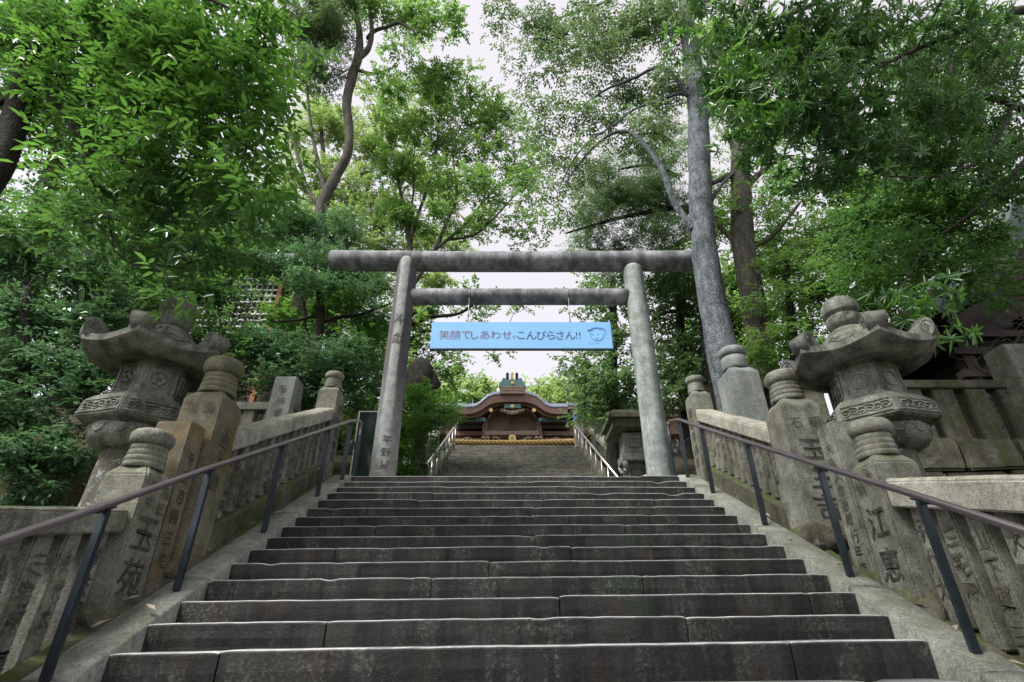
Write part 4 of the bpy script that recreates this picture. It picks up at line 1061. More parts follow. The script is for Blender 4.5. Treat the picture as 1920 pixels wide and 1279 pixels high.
        for i in range(13):
            x = -30+i*31
            for (ya, yb, Y) in ((822, 862, SY+0.42), (915, 960, SY+1.0)):
                a = P(X(x), ya, Y); b = P(X(x+14), yb, Y)
                mb = MB(); mb.box(((a.x+b.x)/2, Y+0.5, (a.z+b.z)/2), (abs(b.x-a.x), 1.0, abs(a.z-b.z))); mb.add([(a.x, Y-0.003, b.z), (b.x, Y-0.003, b.z), (b.x, Y-0.003, a.z), (a.x, Y-0.003, a.z)], [(0, 1, 2, 3)], 1)
                mb.build('rafter', ['cypress_brown', 'teal_copper'], t)
        strip(-60, 375, 862, 915, SY+1.1, 0.3, 'eave_board', 'dark_wood')
        strip(-60, 375, 960, 1010, SY+1.6, 0.3, 'eave_board', 'dark_wood')
        strip(-200, 390, 1010, 1080, SY+1.2, 0.35, 'side_beam', 'cypress_brown')
        a = P(X(385), 790, SY+0.5); b = P(X(445), 1300, SY+0.5)
        mb = MB(); mb.box(((a.x+b.x)/2, SY+0.9, (a.z+UTZ)/2), (0.30, 0.30, a.z-UTZ)); mb.build('column', 'cypress_brown', t, bevel=0.02)
        a = P(X(-40), 1000, SY+0.5)
        mb = MB(); mb.box((a.x, SY+1.6, (a.z+UTZ)/2), (0.34, 0.34, a.z-UTZ)); mb.build('column', 'cypress_brown', t, bevel=0.02)
        for (x, y) in ((200, 1125), (640, 1115)):
            cc = P(X(x), y, SY+0.5); mb = MB()
            for q in range(5): mb.sphere((cc.x+(q-2)*0.13*(-sgn), SY+0.6, cc.z+0.05*math.sin(q*1.3)-0.03*q), (0.11, 0.10, 0.075), 0, 10, 6)
            mb.build('frog_leg_carving', 'pale_wood', t, rough=0.04)
        cc = P(X(430), 1115, SY+0.3)
        mb = MB(); mb.sphere((cc.x-0.12, SY+0.35, cc.z), (0.11, 0.11, 0.11), 0, 10, 8); mb.sphere((cc.x+0.12, SY+0.35, cc.z), (0.11, 0.11, 0.11), 0, 10, 8); mb.build('bracket', 'pale_wood', t)
    a = P(420, 1000, SY+0.6); b = P(1290, 1075, SY+0.6)
    mb = MB(); mb.box(((a.x+b.x)/2, SY+0.75, (a.z+b.z)/2), (b.x-a.x, 0.3, a.z-b.z)); mb.build('rainbow_beam', 'pale_wood', t, bevel=0.03)
    a = P(-200, 1085, SY+1.6); b = P(1910, 1300, SY+1.6)
    mb = MB(); mb.box(((a.x+b.x)/2, SY+3.6, (UTZ+a.z)/2), (b.x-a.x+6, 0.2, a.z-UTZ)); mb.build('hall_wall', 'dark_wood', t)
    mb = MB(); mb.box(((a.x+b.x)/2, SY+1.2, P(0, 1160, SY+1.2).z), (b.x-a.x, 0.3, 0.22)); mb.build('lower_beam', 'cypress_brown', t, bevel=0.02)
    # main hall roof behind, running left and right
    e0 = at(800, 765, SY+2.0); e1 = at(800, 755, SY+2.0)
    mb = MB(); zr = e0.z
    rows = [[(x, SY+1.6+dy, zr+dz) for x in (-13, -6, 0, 6, 13)] for dy, dz in ((0, 0), (0, 0.12), (1.6, 0.35), (4, 1.0), (6.5, 2.0), (8, 2.8), (13, 0.5))]
    mb.grid(rows, 0, False); mb.build('main_roof', 'copper_roof', t)
    mb = MB(); mb.box((0, SY+1.85, zr-0.10), (26, 0.4, 0.17)); mb.box((0, SY+2.3, zr-0.42), (25.6, 0.5, 0.16)); mb.build('main_eave', 'pale_wood', t)
    mb = MB(); mb.box((0, SY+4.5, zr-0.9), (25, 4.0, 1.0)); mb.build('main_frieze', 'cypress_brown', t)
    for sg in (-1, 1):
        mb = MB()
        for i in range(34): mb.box((sg*(3.4+i*0.27), SY+2.35, zr-0.24), (0.1, 1.2, 0.1))
        mb.build('main_rafters', 'pale_wood', t)
    for sg in (-1, 1):
        for xx in (4.5, 7.0, 9.5):
            mb = MB(); mb.box((sg*xx, SY+3.4, (UTZ+zr-1.2)/2), (0.3, 0.3, zr-1.2-UTZ)); mb.build('column', 'cypress_brown', t)
shrine()
def rope():
    a = at(852, 829, SY-0.9); b = at(1076, 828, SY-0.9)
    mb = MB()
    for s in range(3):
        pts = []
        for i in range(240):
            f = i/239; an = f*2*PI*9+s*2*PI/3
            pts.append(Vector((a.x+(b.x-a.x)*f, SY-0.9+0.085*math.cos(an), a.z+(b.z-a.z)*f-0.05*math.sin(PI*f)+0.085*math.sin(an))))
        mb.tube(pts, 0.066, 7)
    tag(mb.build('straw_rope', 'straw'), 'thick twisted golden straw rope stretched across the shrine front', 'rope')
rope()

# ------------------------------------------------------------------ dark hall on the right, lattice building on the left
def right_hall():
    t = thing('timber_hall', 'dark timber hall with an upswept copper gable roof at the right edge', 'hall', (11, 11, 4.4))
    Yf = 8.9
    prof = [(1752, 578), (1775, 566), (1800, 552), (1830, 532), (1858, 508), (1880, 480), (1893, 452), (1903, 420), (1910, 385)]
    A = [at(x, y, Yf) for x, y in prof]
    d = Vector((0, 2.6, 0))
    mb = MB()
    rows = [[tuple(p+Vector((-0.05, 0, 0.16))) for p in A], [tuple(p+Vector((-0.05, 0, 0.16))+d) for p in A]]
    mb.grid(rows); roof = mb.build('roof', 'roof_pale', t)
    mb = MB()
    mb.grid([[tuple(p+Vector((-0.05, 0, 0.16))) for p in A], [tuple(p+Vector((0.10, -0.05, -0.22))) for p in A]])
    mb.grid([[tuple(p+Vector((0.10, -0.05, -0.22))) for p in A], [tuple(p+Vector((0.10, 0.5, -0.22))) for p in A]])
    mb.build('roof_edge', 'tile_grey', roof)
    mb = MB()
    mb.grid([[tuple(p+Vector((0.15, 0.05, -0.25))) for p in A], [tuple(p+Vector((0.35, 0.02, -0.62))) for p in A]])
    mb.grid([[tuple(p+Vector((0.35, 0.02, -0.62))) for p in A], [tuple(p+Vector((0.35, 6, -0.62))) for p in A]])
    mb.build('bargeboard', 'dark_wood', t)
    x0 = A[0].x+0.7
    mb = MB(); mb.box((x0+4, Yf+3.2, 6.4), (7.6, 4.6, 4.6)); mb.build('wall', 'dark_wood', t)
    for i, x in enumerate((x0+0.1, x0+1.7, x0+3.3)):
        mb = MB(); mb.box((x, Yf+0.7, 5.9), (0.24, 0.24, 3.8)); mb.build('column', 'dark_wood', t)
    for z in (6.45, 6.95, 7.35):
        mb = MB(); mb.box((x0+3, Yf+0.62, z), (6.4, 0.2, 0.15)); mb.build('beam', 'dark_wood', t)
    mb = MB(); mb.box((x0+3, Yf+0.8, 4.4), (7, 0.6, 0.9)); mb.build('base', 'granite_moss', t)
right_hall()
def lattice_house():
    Y = 15.0; a = at(340, 520, Y); b = at(490, 660, Y); zg = ground_z(-9, Y)-0.3
    t = thing('lattice_house', 'white-latticed building glimpsed through leaves behind the left lantern', 'building', ((a.x+b.x)/2, Y, zg))
    mb = MB(); mb.box(((a.x+b.x)/2, Y+2.2, (a.z+0.4+zg)/2), (b.x-a.x, 4, a.z+0.4-zg)); mb.build('wall', 'dark_wood', t)
    mb = MB(); mb.box(((a.x+b.x)/2, Y+2.0, a.z+0.55), (b.x-a.x+1.2, 5, 0.22)); mb.build('roof', 'tile_grey', t)
    mb = MB()
    x = a.x
    while x < b.x-0.02: mb.box((x, Y+0.08, (a.z+b.z)/2), (0.06, 0.05, a.z-b.z)); x += 0.19
    z = b.z
    while z < a.z: mb.box(((a.x+b.x)/2, Y+0.03, z), (b.x-a.x, 0.04, 0.06)); z += 0.24
    mb.build('lattice', 'white_paint', t)
    mb = MB(); mb.box((b.x+0.1, Y+0.05, (a.z+zg)/2), (0.14, 0.2, a.z-zg)); mb.box(((a.x+b.x)/2, Y+0.04, b.z-0.25), (b.x-a.x, 0.2, 0.25)); mb.build('frame', 'vermilion', t)
lattice_house()
# ------------------------------------------------------------------ trees and shrubs
STY = {
 'near':    dict(L=0.125, W=0.046, k=8, tl=0.28, mode='alt', big=True, rc=0.26, flat=0.5, droop=0.3, dm=0.80),
 'whorl':   dict(L=0.140, W=0.034, k=9, tl=0.12, mode='whorl', big=True, rc=0.24, flat=0.6, droop=0.1, dm=0.9),
 'broad':   dict(L=0.105, W=0.045, k=8, tl=0.22, mode='alt', big=False, rc=0.36, flat=0.5, droop=0.15),
 'glossy':  dict(L=0.080, W=0.034, k=9, tl=0.20, mode='alt', big=False, rc=0.30, flat=0.40, droop=0.1),
 'small':   dict(L=0.115, W=0.045, k=8, tl=0.30, mode='alt', big=False, rc=0.42, flat=0.5, droop=0.2),
 'maple':   dict(L=0.125, W=0.075, k=9, tl=0.34, mode='alt', big=False, rc=0.48, flat=0.32, droop=0.05),
 'needle':  dict(L=0.120, W=0.022, k=12, tl=0.30, mode='alt', big=False, rc=0.40, flat=0.35, droop=0.2),
 'far':     dict(L=0.42, W=0.26, k=7, tl=0.9, mode='alt', big=False, rc=1.1, flat=0.6, droop=0.1),
 'mid':     dict(L=0.150, W=0.075, k=9, tl=0.35, mode='alt', big=False, rc=0.55, flat=0.5, droop=0.1),
}
DENS = 2.2
def unit(a): return a/np.maximum(np.linalg.norm(a, axis=1, keepdims=True), 1e-9)
def crown_data(blobs, style, seed):
    S = STY[style]; rs = np.random.RandomState(seed)
    P, A, N, V, subs = [], [], [], [], []
    for b in blobs:
        if not isinstance(b[0], str): px, py, Y, rx, ry = b[:5]; den = b[5] if len(b) > 5 else 1.5
        if isinstance(b[0], str):            # given directly in metres: ('w', (x, y, z), (rx, ry, rz), density)
            c = np.array(b[1]); RX, RY, RZ = b[2]; den = b[3]
        else:
            c = np.array(at(px, py, Y)); d = depth(c)
            RX = rx*d/FOC; RZ = ry*d/FOC; RY = max(0.5*(RX+RZ), S['rc']*0.8)
        R = np.array([RX, RY, RZ])
        nl = int(den*DENS*S.get('dm', 1.0)*PI*RX*RZ/(S['L']*S['W']*0.42))
        rc = min(S['rc'], 0.8*min(RX, RZ)+0.05)
        ns = max(3, int(1.25*RX*RZ/(rc*rc)*min(1.6, max(0.7, den))))
        q = unit(rs.normal(size=(ns, 3)))*(rs.rand(ns, 1)**(1/2.4))
        sub = c+q*R*0.92
        subs += [tuple(s) for s in sub]
        nt_ = max(ns, nl//S['k']); si = rs.randint(0, ns, nt_)
        sz = (0.55+0.9*rs.rand(ns))[si][:, None]
        base = sub[si]+rs.normal(size=(nt_, 3))*np.array([1, 1, S['flat']])*rc*0.55*sz
        out = unit(base-sub[si]+1e-6)
        dr = unit(out*0.8+rs.normal(size=(nt_, 3))*np.array([0.7, 0.7, 0.35])+np.array([0, 0, -S['droop']]))
        tv = rs.rand(ns)[si]
        up = np.tile(np.array([[0.0, 0.0, 1.0]]), (nt_, 1))
        sd = unit(np.cross(dr, up)+1e-6)
        nn = unit(np.cross(sd, dr))
        k = S['k']
        for i in range(k):
            lv = 0.55*tv+0.45*rs.rand(nt_)
            if S['mode'] == 'alt':
                f = (i+0.6)/k; s = 1 if i % 2 else -1
                p = base+dr*(S['tl']*f)+rs.normal(size=(nt_, 3))*0.012
                if i == k-1: a = unit(dr+rs.normal(size=(nt_, 3))*0.2)
                else: a = unit(dr*0.55+sd*(s*0.8)+rs.normal(size=(nt_, 3))*0.28)
                n = unit(nn+rs.normal(size=(nt_, 3))*0.42+up*0.3)
            else:
                an = 2*PI*i/k+rs.rand(nt_, 1)*0.5
                rad = sd*np.cos(an)+nn*np.sin(an)
                p = base+dr*(S['tl']*(0.8+0.3*(i % 3)/3))
                a = unit(dr*0.42+rad+rs.normal(size=(nt_, 3))*0.15)
                n = unit(dr+rad*(-0.3)+rs.normal(size=(nt_, 3))*0.2)
            P.append(p); A.append(a); N.append(n); V.append(lv)
    P = np.concatenate(P); A = np.concatenate(A); N = np.concatenate(N); V = np.concatenate(V)
    n_ = len(P); rs2 = np.random.RandomState(seed+7)
    L = S['L']*(0.45+0.85*rs2.rand(n_, 1)); W = S['W']*(0.75+0.5*rs2.rand(n_, 1))
    Sd = unit(np.cross(A, N)); N = unit(np.cross(Sd, A))
    dp = (0.05+0.22*rs2.rand(n_, 1))*L; fo = 0.16*W
    if S['big']:
        vv = np.stack([P, P+A*L*0.30+Sd*W*0.46+N*fo, P+A*L*0.66+Sd*W*0.40+N*(fo*0.8)-N*dp*0.4, P+A*L-N*dp,
                       P+A*L*0.66-Sd*W*0.40+N*(fo*0.8)-N*dp*0.4, P+A*L*0.30-Sd*W*0.46+N*fo], 1).reshape(-1, 3)
        o = np.arange(n_)[:, None]*6
        ff = np.stack([o+np.array([[0, 1, 2, 3]]), o+np.array([[0, 3, 4, 5]])], 1).reshape(-1, 4)
        V = np.repeat(V, 2)
    else:
        vv = np.stack([P, P+A*L*0.42+Sd*W*0.5+N*fo, P+A*L-N*dp, P+A*L*0.42-Sd*W*0.5+N*fo], 1).reshape(-1, 3)
        ff = np.arange(n_)[:, None]*4+np.array([[0, 1, 2, 3]])
    return vv, ff, V, subs
LEAFCOUNT = 0
def leaf_object(name, vv, ff, V, mat, parent):
    global LEAFCOUNT
    LEAFCOUNT += len(V)
    loc = np.array(parent.location)
    me = bpy.data.meshes.new(name); nv, nf = len(vv), len(ff)
    me.vertices.add(nv); me.vertices.foreach_set('co', (vv-loc).astype(np.float32).ravel())
    me.loops.add(nf*4); me.loops.foreach_set('vertex_index', ff.astype(np.int32).ravel())
    me.polygons.add(nf); me.polygons.foreach_set('loop_start', np.arange(0, nf*4, 4, dtype=np.int32))
    me.update(calc_edges=True)
    a = me.attributes.new('leafvar', 'FLOAT', 'FACE'); a.data.foreach_set('value', V.astype(np.float32))
    me.materials.append(M[mat])
    o = bpy.data.objects.new(name, me); C.objects.link(o); o.parent = parent; return o
def smooth_path(pts, rad, n=6):
    out, ro = [], []
    P = [pts[0]]+list(pts)+[pts[-1]]
    for i in range(len(pts)-1):
        p0, p1, p2, p3 = P[i], P[i+1], P[i+2], P[i+3]
        for j in range(n):
            t = j/n
            out.append(0.5*((2*p1)+(p2-p0)*t+(2*p0-5*p1+4*p2-p3)*t*t+(3*p1-p0-3*p2+p3)*t**3)); ro.append(rad[i]+(rad[i+1]-rad[i])*t)
    out.append(pts[-1]); ro.append(rad[-1]); return out, ro
def wood_path(spec):
    """[(px, py, Y, width in pixels)] -> points, radii"""
    pts = [at(p[0], p[1], p[2]) for p in spec]
    return pts, [0.5*s[3]*depth(p)/FOC for s, p in zip(spec, pts)]
def tree(name, cat, label, trunk, limbs, blobs, style, leaf, barkm='bark_dark', seed=1, group=None, twig=0.5, twig_r=0.012, foot=None, extra=None, trunk_jit=0.10):
    rng = random.Random(seed)
    tp, tr = wood_path(trunk)
    if foot is not None:                    # continue the trunk down to the soil
        f = Vector((foot[0], foot[1], ground_z(foot[0], foot[1])-0.25)); r0 = tr[0]
        mid = (f+tp[0])/2
        tp = [f, f+(mid-f)*0.12]+([mid] if (tp[0]-f).length > 2 else [])+tp
        tr = [r0*1.55, r0*1.22]+([r0*1.08] if len(tp)-len(trunk) == 3 else [])+tr
    else: f = tp[0]
    t = thing(name, label, cat, f, group)
    mb = MB()
    sp, sr = smooth_path(tp, tr, 8)
    mb.tube(sp, sr, 18 if max(tr) > 0.1 else 10, 0, jit=trunk_jit)
    anchors = list(sp[len(sp)//3:])
    for lb in limbs:
        lp, lr = wood_path(lb); q, r = smooth_path(lp, lr, 6); mb.tube(q, r, 9, 0, jit=0.12); anchors += q
    data = crown_data(blobs, style, seed) if blobs else None
    subs = list(data[3]) if data else []
    groups = [(style, leaf, data)] if data else []
    for ex in (extra or []):
        dd = crown_data(ex[2], ex[0], seed+31); groups.append((ex[0], ex[1], dd)); subs += dd[3]
    an = np.array([tuple(a) for a in anchors])
    rng.shuffle(subs)
    used = []
    for s in subs[:int(len(subs)*twig)]:
        sv = np.array(s); allp = an if not used else np.concatenate([an, np.array(used)])
        dd = np.linalg.norm(allp-sv, axis=1)+np.maximum(0, allp[:, 2]-sv[2])*0.6
        k = int(np.argmin(dd)); a = Vector(allp[k]); b = Vector(s); L = (b-a).length
        if L < 0.08: continue
        m1 = a.lerp(b, 0.35)+Vector((rng.uniform(-1, 1), rng.uniform(-1, 1), rng.uniform(-0.2, 1)))*L*0.10
        m2 = a.lerp(b, 0.7)+Vector((rng.uniform(-1, 1), rng.uniform(-1, 1), rng.uniform(-0.3, 0.8)))*L*0.10
        R = min(twig_r*(0.7+0.5*L), twig_r*2.6)
        q, r = smooth_path([a, m1, m2, b], [R, R*0.8, R*0.55, R*0.25], 3)
        mb.tube(q, r, 5, 0, caps=False); used += [tuple(m1), tuple(m2)]
    mb.build('trunk', barkm, t)
    for i, (st, lf, dd) in enumerate(groups): leaf_object('crown', dd[0], dd[1], dd[2], lf, t)
    return t

# --- overhanging evergreen at the upper left, close to the viewer
tree('evergreen_tree', 'tree', 'overhanging broad-leaved evergreen filling the upper left with large bright leaves',
     [(-60, 395, 4.6, 47.5), (5, 300, 4.6, 44.6), (35, 200, 4.6, 40.3), (70, 90, 4.6, 31.7), (110, -40, 4.6, 24.5), (140, -160, 4.6, 17.3)],
     [[(30, 185, 4.6, 15.8), (-30, 200, 4.4, 11.5), (-80, 215, 4.3, 7.2)], [(60, 120, 4.6, 14.4), (120, 215, 4.4, 8.6), (150, 254, 4.3, 7.2), (240, 256, 4.2, 6.5), (325, 254, 4.1, 4.3), (400, 235, 4.0, 2.2)],
      [(150, 254, 4.3, 5.8), (170, 330, 4.3, 4.3), (200, 400, 4.3, 3.6), (214, 470, 4.3, 2.2)], [(150, 270, 4.3, 5.0), (220, 300, 4.2, 4.3), (300, 318, 4.1, 2.9), (370, 300, 4.0, 1.4)],
      [(70, 90, 4.6, 14.4), (180, 60, 4.3, 9.4), (300, 70, 4.0, 6.5), (420, 110, 3.8, 3.6)], [(90, 30, 4.6, 11.5), (260, -30, 4.2, 7.9), (420, 10, 3.9, 5.0), (520, 90, 3.7, 2.9)]],
     [(110, 40, 4.4, 120, 70, 1.2), (250, 50, 4.2, 110, 70, 1.5), (380, 60, 3.9, 110, 70, 1.6), (490, 60, 3.8, 60, 70, 1.4), (300, 130, 4.0, 120, 60, 1.7), (430, 150, 3.8, 90, 60, 1.7), (500, 190, 3.8, 45, 60, 1.3),
      (130, 150, 4.4, 110, 60, 1.3), (240, 200, 4.2, 110, 50, 1.6), (380, 230, 4.0, 110, 55, 1.7), (480, 280, 3.9, 50, 60, 1.3), (300, 290, 4.2, 110, 45, 1.3), (430, 330, 4.0, 70, 45, 1.4), (500, 370, 3.9, 40, 50, 0.9), (200, 330, 4.3, 70, 50, 0.9)],
     'near', 'leaf_bright', 'bark_dark', 11, foot=(-6.45, 4.7), twig=0.95, twig_r=0.008,
     extra=[('broad', 'leaf_deep', [('w', (-4.6, 1.6, 10.5), (2.2, 2.0, 1.0), 0.8), ('w', (-1.8, 1.2, 10.8), (1.8, 1.8, 0.9), 0.8), ('w', (-3.0, 3.4, 11.5), (2.2, 1.2, 0.9), 0.7), ('w', (-4.5, -1.2, 10.5), (2.2, 1.8, 1.0), 0.7), ('w', (-1.5, -1.4, 11.0), (1.8, 1.6, 0.9), 0.7)]),  # unseen overhead foliage, added to shade the lower stairs
            ('broad', 'leaf_deep', [(20, 30, 5.4, 70, 50, 1.2), (60, 130, 5.4, 80, 60, 1.3), (30, 240, 5.3, 70, 60, 1.1), (100, 320, 5.4, 90, 50, 1.0), (170, 40, 5.4, 90, 50, 1.0)]), ('near', 'leaf_deep', [(60, 120, 4.8, 110, 90, 1.0), (200, 120, 4.7, 130, 80, 1.2), (350, 180, 4.5, 130, 80, 1.4), (420, 20, 4.3, 110, 60, 1.2), (180, 260, 4.7, 130, 60, 1.1), (330, 360, 4.5, 130, 60, 1.5), (240, 430, 4.6, 120, 50, 1.3), (440, 400, 4.4, 70, 45, 1.2), (330, 470, 4.6, 90, 40, 1.2), (340, 560, 4.4, 45, 35, 1.0), (100, 430, 4.9, 110, 50, 1.0), (480, 110, 4.2, 60, 70, 1.2)])])

# --- overhanging laurel at the upper right
tree('laurel_tree', 'tree', 'overhanging laurel with whorled long leaves filling the upper right',
     [(2120, 420, 6.2, 60), (2090, 300, 6.2, 56), (2060, 180, 6.2, 50), (2030, 60, 6.2, 40), (2000, -80, 6.2, 30)],
     [[(2070, 250, 6.2, 24), (1960, 235, 5.8, 18), (1900, 195, 5.6, 15), (1820, 178, 5.3, 11), (1740, 176, 5.1, 8), (1620, 171, 4.9, 4)],
      [(2040, 100, 6.2, 22), (1930, 20, 5.7, 16), (1800, 60, 5.2, 11), (1680, 110, 5.0, 7), (1580, 160, 4.8, 4)],
      [(2010, -40, 6.2, 20), (1800, -50, 5.4, 14), (1620, -30, 5.0, 10), (1500, 20, 4.8, 7), (1420, 50, 4.7, 5), (1340, 110, 4.6, 3)],
      [(1900, 195, 5.6, 9), (1850, 290, 5.5, 7), (1760, 330, 5.4, 5), (1660, 330, 5.2, 3)], [(1960, 235, 5.8, 9), (1900, 330, 5.9, 7), (1820, 400, 6.0, 5), (1740, 460, 6.0, 4), (1690, 540, 5.8, 3)]],
     [(1330, 20, 4.6, 60, 35, 1.2), (1380, 70, 4.6, 60, 60, 1.3), (1480, 70, 4.6, 90, 70, 1.5), (1600, 60, 4.8, 110, 70, 1.5), (1720, 60, 5.0, 110, 60, 1.2), (1840, 60, 5.3, 100, 60, 1.0), (1400, 150, 4.6, 60, 50, 1.4), (1490, 190, 4.7, 90, 60, 1.6), (1600, 190, 4.8, 100, 60, 1.5), (1720, 200, 5.0, 100, 60, 1.2),
      (1840, 190, 5.4, 90, 60, 1.0), (1440, 260, 4.7, 50, 55, 1.4), (1540, 290, 4.9, 80, 55, 1.3), (1650, 310, 5.0, 90, 55, 1.3), (1770, 310, 5.4, 90, 60, 1.2), (1880, 330, 5.8, 60, 60, 1.0), (1330, 140, 4.6, 35, 40, 0.9), (1370, 215, 4.6, 35, 40, 0.9), (1690, 590, 5.3, 45, 30, 1.2), (1740, 625, 5.0, 35, 25, 0.9)],
     'whorl', 'leaf_deep', 'bark_grey', 21, foot=(8.6, 6.4), twig=0.9, twig_r=0.008,
     extra=[('broad', 'leaf_deep', [('w', (4.8, 2.0, 10.5), (2.2, 2.0, 1.0), 0.8), ('w', (1.8, 1.4, 11.0), (1.7, 1.8, 0.9), 0.8), ('w', (3.2, 3.4, 11.6), (2.2, 1.0, 0.9), 0.7), ('w', (4.6, -1.2, 10.8), (2.2, 1.8, 1.0), 0.7), ('w', (1.6, -1.6, 11.2), (1.8, 1.6, 0.9), 0.7)]),  # crown extended above the view, added to keep light off the lower stairs
            ('whorl', 'leaf_bright', [(1350, 90, 4.4, 60, 60, 0.8), (1440, 130, 4.4, 80, 70, 0.8), (1420, 230, 4.5, 50, 60, 0.9), (1700, 560, 5.1, 50, 40, 0.9), (1560, 60, 4.5, 90, 50, 0.5), (1380, 20, 4.4, 60, 30, 0.8)]),
            ('broad', 'leaf_deep', [(1650, 400, 6.6, 100, 50, 1.6), (1760, 410, 6.6, 90, 55, 1.6), (1860, 420, 6.8, 70, 50, 1.0), (1600, 470, 6.9, 80, 50, 1.5), (1690, 480, 6.4, 80, 50, 1.5), (1780, 500, 6.4, 70, 45, 1.2), (1640, 540, 6.6, 70, 45, 1.4), (1860, 470, 7.6, 60, 45, 1.0), (1900, 370, 7.4, 50, 60, 1.3), (1810, 570, 7.2, 60, 40, 0.7), (1895, 290, 7.2, 50, 60, 1.2), (1600, 120, 6.8, 110, 60, 1.0), (1740, 120, 6.9, 110, 70, 1.3), (1870, 110, 7.0, 90, 70, 1.3), (1800, 230, 7.0, 100, 60, 1.3), (1680, 260, 6.9, 100, 60, 1.2), (1540, 220, 6.8, 80, 60, 1.0), (1480, 330, 6.9, 60, 50, 0.7), (1770, 480, 7.2, 50, 40, 1.0), (1890, 560, 7.8, 40, 50, 0.5)])])

# --- tall pale trunk at the right end of the torii
tree('camphor_tree', 'tree', 'tall tree with a pale grey trunk rising past the right end of the torii beam',
     [(1392, 800, 7.9, 73.6), (1365, 700, 7.9, 62.4), (1343, 600, 7.9, 52.8), (1325, 500, 7.9, 48.0), (1315, 400, 7.95, 43.2), (1311, 300, 8.0, 40.0), (1308, 200, 8.05, 36.8), (1300, 120, 8.1, 32.0), (1288, 50, 8.15, 27.2), (1278, -40, 8.2, 22.4), (1275, -140, 8.2, 17.6)],
     [[(1300, 430, 7.9, 14.5), (1285, 410, 7.9, 13.2), (1262, 375, 7.95, 11.2), (1240, 315, 8.0, 9.9), (1200, 262, 8.1, 8.6), (1172, 246, 8.2, 7.3), (1138, 256, 8.3, 5.9), (1100, 290, 8.4, 4.6), (1062, 340, 8.5, 2.6)],
      [(1300, 185, 8.0, 10.6), (1284, 170, 8.0, 9.2), (1262, 142, 8.0, 7.9), (1234, 126, 8.1, 7.3), (1190, 146, 8.2, 5.9), (1140, 166, 8.3, 4.6), (1095, 196, 8.4, 2.6)],
      [(1296, 180, 8.0, 7.9), (1270, 176, 8.0, 6.6), (1235, 190, 8.1, 5.9), (1190, 205, 8.2, 4.6), (1150, 235, 8.3, 4.0), (1110, 262, 8.4, 3.3), (1075, 300, 8.5, 2.6), (1045, 360, 8.6, 1.3)],
      [(1284, 40, 8.1, 9.2), (1200, -20, 8.4, 7.3), (1120, 10, 8.7, 5.3), (1060, 30, 8.9, 4.0), (1000, 50, 9.0, 2.6)],
      [(1330, 385, 8.0, 9.2), (1350, 350, 8.0, 6.6), (1380, 320, 8.1, 4.0)], [(1320, 230, 8.0, 7.9), (1350, 190, 8.2, 5.9), (1400, 160, 8.4, 3.3)]],
     [(960, 30, 8.9, 50, 40, 0.45), (1030, 40, 8.9, 60, 50, 0.75), (1110, 50, 8.8, 70, 55, 0.9), (1190, 60, 8.7, 70, 60, 0.9), (1260, 70, 8.5, 40, 60, 0.8), (1000, 120, 9.0, 50, 40, 0.35), (1080, 130, 8.8, 70, 45, 0.7), (1160, 150, 8.7, 70, 50, 0.9), (1240, 170, 8.5, 50, 60, 0.9),
      (1060, 210, 8.8, 60, 40, 0.6), (1130, 230, 8.7, 60, 40, 0.7), (1200, 250, 8.6, 50, 50, 0.8), (1020, 270, 8.9, 45, 40, 0.5), (1080, 300, 8.8, 50, 40, 0.6), (1030, 350, 9.0, 40, 40, 0.5), (1000, 200, 9.0, 30, 40, 0.3), (1060, 390, 8.9, 35, 30, 0.5)],
     'small', 'leaf_sparse', 'bark_pale', 31, foot=(3.75, 7.95), twig=0.8, twig_r=0.010)

# --- brown trunk standing behind it
tree('oak_tree', 'tree', 'brown-barked tree with a knotted trunk between the pale tree and the right lantern',
     [(1440, 740, 10.5, 51.8), (1425, 640, 10.5, 46.1), (1405, 530, 10.5, 43.2), (1393, 450, 10.5, 40.3), (1390, 380, 10.5, 37.4), (1388, 300, 10.6, 33.1), (1388, 200, 10.7, 28.8), (1390, 100, 10.8, 21.6), (1395, -20, 10.8, 15.8)],
     [[(1405, 345, 10.5, 14), (1425, 325, 10.5, 11), (1455, 303, 10.5, 7)], [(1378, 325, 10.5, 14), (1355, 335, 10.4, 11), (1335, 345, 10.3, 8)], [(1400, 470, 10.5, 14), (1450, 440, 10.4, 9), (1500, 380, 10.3, 5)], [(1385, 460, 10.5, 13), (1355, 430, 10.5, 9), (1330, 400, 10.5, 5)]],
     [(1360, 60, 10.8, 60, 60, 1.0), (1430, 120, 10.8, 60, 60, 0.9), (1350, 200, 10.8, 50, 60, 0.9), (1440, 260, 10.6, 50, 50, 0.9), (1350, 420, 10.9, 40, 60, 0.8), (1440, 400, 10.8, 50, 60, 0.8), (1470, 480, 10.6, 60, 50, 1.0), (1500, 420, 10.6, 50, 40, 0.8), (1340, 330, 11, 40, 40, 0.7)],
     'small', 'leaf_maple', 'bark_brown', 41, foot=(5.75, 10.5), twig=0.5)

